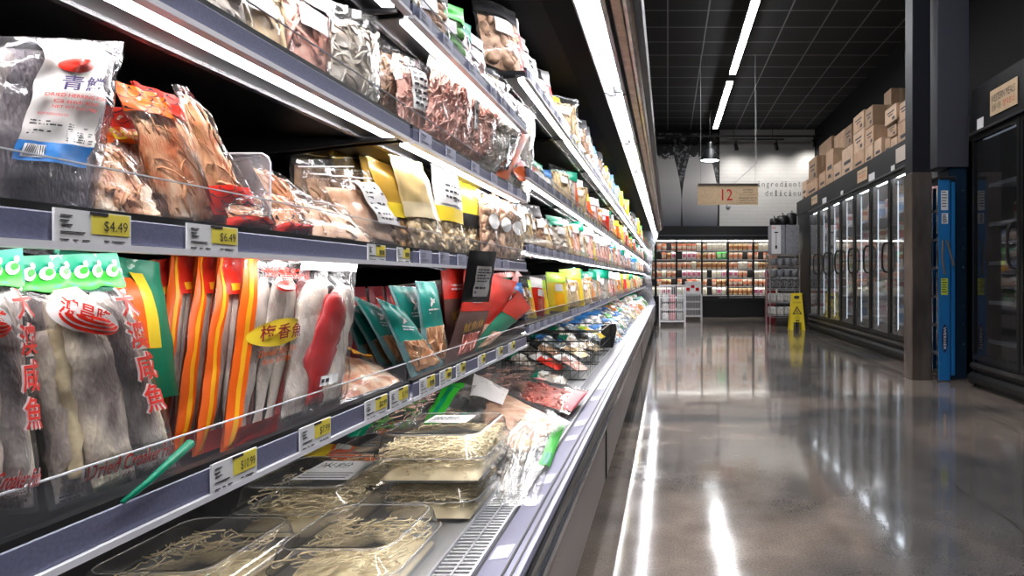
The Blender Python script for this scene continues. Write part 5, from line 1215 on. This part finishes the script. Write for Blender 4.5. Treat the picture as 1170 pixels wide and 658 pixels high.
# ---- bottom deck heap, lying
y = 4.95; hc = {}
while y < 12.6:
    for x,nm in ((-.47,'aisle side'),(-.64,'middle'),(-.82,'back')):
        k = 5 if 4.9 < y < 7.4 and R.random() < .9 else R.choice([8,4,8,0,6,5,1])
        c = hc.get((k,x),0); hc[(k,x)] = c+1
        gput(k, (x+.03, y+R.uniform(-.05,.05), .47+(.06 if x < -.6 else 0)+(.06 if x < -.8 else 0)), (R.uniform(-.2,.2), -R.uniform(.75,1.2), R.uniform(-.9,.1)), R.uniform(1.35,1.6), ', '+ordw(c)+' of its kind, '+nm+' of the far bottom heap', 'heaped on the bottom deck')
    y += .15
for (x,y,k,pl) in ((-.62,2.15,8,'aisle side'),(-.80,2.3,4,'back'),(-.66,2.55,6,'aisle side'),(-.85,2.75,8,'back, nearer one'),(-.60,2.9,4,'aisle side'),(-.75,3.1,6,'back'),(-.9,1.85,9,'far back'),(-.85,2.05,1,'far back'),(-.58,3.2,8,'aisle side, just before the basket')):
    gput(k, (x+.06, y, .455), (R.uniform(-.1,.1), -1.3, R.uniform(-.4,.4)), 1.3, 'lying flat before the nearer wire basket, '+pl, 'flat on the bottom deck before the baskets')

# ---- wire baskets
M_bw = mat('black_basket_wire', (.015,.018,.016), .35)
def basket(x0,x1,y0,y1,z0,z1,label):
    b = thing('wire_basket', label, 'basket', ((x0+x1)/2,(y0+y1)/2,z0))
    mb = MB()
    for z in (z0+.004,z1): mb.tube([(x0,y0,z),(x1-.02,y0,z),(x1,y0+.02,z),(x1,y1,z),(x0,y1,z)], .0045, 6, True)
    mb.build('rim', M_bw, b)
    n = 10; fr = MB()
    for k in range(n+1): x = x0+(x1-x0)*k/n; fr.tube([(x,y0,z0),(x,y0,z1)], .0016, 5)
    for z in (z0+(z1-z0)*.25, z0+(z1-z0)*.5, z0+(z1-z0)*.75): fr.tube([(x0,y0,z),(x1,y0,z)], .0025, 5)
    fr.build('wire_front', M_bw, b)
    sd = MB(); m = 9
    for x in (x0,x1):
        for k in range(m+1): y = y0+(y1-y0)*k/m; sd.tube([(x,y,z0),(x,y,z1)], .0016, 5)
        for z in (z0+(z1-z0)*.5,): sd.tube([(x,y0,z),(x,y1,z)], .0025, 5)
    sd.build('wire_side', M_bw, b)
    bk = MB()
    for k in range(n+1): x = x0+(x1-x0)*k/n; bk.tube([(x,y1,z0),(x,y1,z1)], .0016, 5); bk.tube([(x,y0,z0),(x,y1,z0)], .002, 4)
    bk.build('wire_floor', M_bw, b); return b
basket(-.93,-.452,3.44,4.05,.428,.645,'black wire basket of dried goods on the bottom deck, nearer of two')
bk2 = basket(-.93,-.452,4.15,4.80,.428,.645,'black wire basket with a black end plate on the bottom deck, farther of two')
MB().prism([(-.53,.455),(-.43,.455),(-.40,.60),(-.41,.645),(-.52,.63)], 4.81, 4.82).build('end_plate', M_black, bk2)
bc_ = {}
for (x,y,k,z) in ((-.52,3.50,6,.47),(-.66,3.52,3,.48),(-.80,3.52,8,.48),(-.54,3.72,4,.52),(-.70,3.72,7,.53),(-.84,3.75,8,.53),(-.56,3.93,8,.55),(-.72,3.93,5,.56),(-.52,4.22,4,.50),(-.66,4.25,5,.50),(-.82,4.25,8,.52),(-.54,4.45,5,.55),(-.72,4.45,8,.56),(-.54,4.65,2,.55),(-.70,4.68,5,.58)):
    bn = 'nearer' if y < 4.1 else 'farther'; c = bc_.get((k,bn),0); bc_[(k,bn)] = c+1
    gput(k, (x+.05, y, z), (R.uniform(-.1,.1), -1.1, R.uniform(-.5,.1)), 1.2, ', '+ordw(c)+' of its kind from the front of the '+bn+' wire basket', 'heaped in the wire baskets')

# ---- clear clamshell tubs of noodles
def rr(cx,cy,hx,hy,z,r,n=6):
    o = []
    for qx,qy,a0 in ((1,1,0),(-1,1,PI/2),(-1,-1,PI),(1,-1,1.5*PI)):
        for i in range(n+1): a = a0+PI/2*i/n; o.append((cx+qx*(hx-r)+r*math.cos(a), cy+qy*(hy-r)+r*math.sin(a), z))
    return o
F_tub = film('clamshell_plastic', haze=.02, bump=.12, bscale=12, rough=.06, refl=1.5)
M_noodle = mat('pale_noodles', (.98,.84,.56), .45, col2=(.88,.74,.48), vscale=30)
def tub(label, cx, cy, z, hx, hy, h, rz, seed, lab=None, n=1000, group=None):
    t = thing('clamshell_tub', label, 'tub', (cx,cy,z), group)
    def loft(rings):
        mb = MB(); k = len(rings[0]); mb.add(sum(rings, []), [(j*k+i, j*k+(i+1)%k, (j+1)*k+(i+1)%k, (j+1)*k+i) for j in range(len(rings)-1) for i in range(k)]+[tuple(range((len(rings)-1)*k, len(rings)*k))]); return mb
    b0 = [rr(cx,cy,hx*.90,hy*.90,z+.002,.03), rr(cx,cy,hx*.93,hy*.93,z+h*.25,.032), rr(cx,cy,hx*.96,hy*.96,z+h*.50,.035), rr(cx,cy,hx,hy,z+h*.52,.04)]
    mb = loft(b0[::-1]); mb.build('base', F_tub, t, True)
    l0 = [rr(cx,cy,hx,hy,z+h*.53,.04), rr(cx,cy,hx*1.0,hy*1.0,z+h*.57,.04), rr(cx,cy,hx*.95,hy*.95,z+h*.58,.038), rr(cx,cy,hx*.90,hy*.90,z+h*.92,.035), rr(cx,cy,hx*.86,hy*.86,z+h*.985,.034), rr(cx,cy,hx*.80,hy*.80,z+h,.032), rr(cx,cy,hx*.78,hy*.78,z+h*.975,.03)]
    loft(l0).build('lid', F_tub, t, True)
    mb = MB()
    for zz,s_ in ((z+h*.55,1.0),(z+h*.985,.84)): mb.tube(rr(cx,cy,hx*s_,hy*s_,zz,.04*s_), .0016, 5, True)
    mb.build('rolled_rim', film('thick_clear_rim', haze=.30, hazecol=(.85,.85,.88), bump=0, refl=2), t, True)
    rg = random.Random(seed); mb = MB()
    for _ in range(n):
        a = rg.uniform(0,2*PI); x = cx+rg.uniform(-.80,.80)*hx; y = cy+rg.uniform(-.80,.80)*hy; pts = []; zz = z+.008+rg.random()**.45*h*.66; bend = rg.uniform(-.5,.5)
        for i in range(6):
            pts.append((min(cx+hx*.86,max(cx-hx*.86,x)), min(cy+hy*.86,max(cy-hy*.86,y)), zz)); x += math.cos(a)*.011; y += math.sin(a)*.011; zz = min(z+h*.75, max(z+.006, zz+rg.uniform(-.003,.003))); a += bend
        mb.tube(pts, .0013, 4)
    mb.grid(lambda u,v: (cx+hx*.86*(u*2-1), cy+hy*.86*(v*2-1), z+.006+h*.42*max(0,math.sin(PI*u)*math.sin(PI*v))**.35*(1+.25*noise.noise(Vector((u*7+seed,v*7,0))))), 24, 24)
    o = mb.build('noodles', M_noodle, t, True); o['kind'] = 'stuff'
    if lab:
        u0,v0,u1,v1 = lab; q = MB().box((cx+hx*u0,cy+hy*v0,z+h*1.003),(cx+hx*u1,cy+hy*v1,z+h*1.006)).build('paper_label', M_tagw, t)
        mb = MB(); text_plane('米粉', (cx+hx*(u0+.06),cy+hy*(v1-.4),z+h*1.01), (hx*(u1-u0)*.6,0,0), (0,hy*.3,0), mb)
        for i in range(3): mb.box((cx+hx*(u0+.06),cy+hy*(v0+.08+.12*i),z+h*1.007),(cx+hx*(u1-.1),cy+hy*(v0+.12+.12*i),z+h*1.009))
        mb.build('label_print', M_ink, q)
    t.rotation_euler = (0,0,0); return t
tub('lower clear clamshell tub of pale noodles under the top one', -.565,1.555,.428,.115,.13,.092,0,3)
tub('clear clamshell tub of pale noodles on top of the stack, front and centre', -.556,1.545,.524,.133,.140,.112,0,4,(-.45,.0,.35,.6), 1700)
tub('clear noodle tub with a black lettered label, half hidden under the shelf rail', -.83,1.46,.428,.13,.14,.115,0,5,(-.2,-.5,.8,.5), 460)
tub('noodle tub behind the label-lettered one, under the shelf', -.84,1.80,.428,.12,.14,.09,0,6,None,150)
# ---- flat bags on the bottom deck, near
def flat(name, label, cat, pts, T, fm, seed, **k): return Packet(name, label, cat, [PZ(*q) for q in pts], T, fm, None, seed, wr=k.pop('wr',.004), res=(24,24), **k)
p = flat('meat_bag', 'clear bag of dark red dried meat lying across the air grille', 'bag', ((572,452,.50),(650,474,.475),(674,446,.49),(578,424,.53)), .022, F_crisp, 201)
p.fill('packed_meat', C_meat, .30,.08,.95,.8,.55); p.pieces('meat_chunks', C_meat, 60, .35,.1,.92,.75, .018, .6); p.strands('shredded_meat', C_pink, 60, .25,.08,.85,.6, .05, .002); p.blob('round_sticker', I_pink, .45,.80,.08,.08,3); p.band('dark_seal', I_maroon, .88,.1,1.0,.9,2)
p = flat('fish_fillet_bag', 'glossy clear bag of pale fish fillets lying beside the clamshell tub', 'bag', ((528,500,.53),(604,520,.475),(652,482,.48),(542,426,.59)), .020, F_crisp, 203)
p.fill('folded_fillets', C_fillet, .22,.08,.95,.9,.6)
for i in range(3): p.body('fillet', C_fillet, [(.34+.22*i,.10),(.36+.21*i,.5),(.40+.18*i,.85)], p.W*.30, .012, (.003,-.001,.002)[i], n=14, k=26, seed=i, tail=False, wav=.28)
p.band('printed_panel', I_white, 0,.55,.4,1,1); p.band('cardboard_tab', M_kraft, .72,.02,.95,.2,3)
p = flat('green_strip_bag', 'clear bag with a green printed edge lying on the grille in front', 'bag', ((545,578,.475),(612,578,.455),(646,484,.455),(596,482,.50)), .014, F_crisp, 205)
p.pieces('white_slices', C_white, 36, .1,.1,.7,.9, .016, .4); p.band('green_strip', I_green, .76,.35,1,1,2,6,14); p.band('dark_green_marks', I_dgreen, .80,.36,.96,.50,3)
p = flat('green_strip_bag', 'clear bag with a bright green zigzag end behind the clamshell tub', 'bag', ((452,492,.55),(512,486,.55),(545,440,.62),(478,436,.63)), .016, F_clear, 207)
p.strands('dried_sprouts', C_pink, 50, .05,.1,.45,.8, .05, .0018); p.band('green_strip', I_green, .50,.0,.80,1,2,6,10); p.band('dark_green_marks', I_dgreen, .60,.1,.68,.9,3,3,8,edge=.04)
p = flat('sprout_bag', 'bag of green and pink dried vegetables, left of the green zigzag bag', 'bag', ((396,500,.545),(470,492,.545),(500,448,.63),(440,448,.65)), .018, F_clear, 209)
p.strands('dried_vegetable', C_leaf, 50, .1,.1,.9,.85, .05, .002); p.strands('pink_shreds', C_pink, 24, .3,.3,.9,.85, .05, .0018); p.band('green_band', I_dgreen, 0,.0,.25,1,2)
p = flat('squid_bag', 'large flat clear bag with pink contents behind the meat bag', 'bag', ((512,446,.55),(575,450,.54),(625,418,.54),(560,415,.55)), .018, F_crisp, 211)
p.strands('pink_shreds', C_pink, 60, .1,.1,.9,.85, .06, .0022)
p = flat('crumpled_bag', 'empty crumpled clear bag between the clamshell and the green edged bag', 'bag', ((568,560,.50),(590,566,.49),(612,490,.50),(590,470,.52)), .016, F_crisp, 213, wr=.006); p.pieces('white_slices', C_white, 8, .2,.2,.8,.8, .012)
# below the frame's photo area: more noodle tubs close by
tub('noodle tub nearest to the viewer low in the case', -.60,1.20,.428,.12,.13,.09,0,8,None,260)
tub('noodle tub low in the case, far left of the nearest ones', -.86,1.12,.428,.12,.14,.09,0,9,None,160)
# teal pole and small clip at the near guard
g = thing('teal_tube', 'teal plastic tube slanting across the clear guard before the croaker bag', 'tube', tuple(PX(200,520,-.452)))
MB().tube([PX(140,574,-.452),PX(170,550,-.449),PX(218,506,-.449)], [.0022,.003,.0042], 8).build('tube_body', I_dgreen, g, True)
bpy.data.objects.remove(_to); bpy.data.curves.remove(_tc)
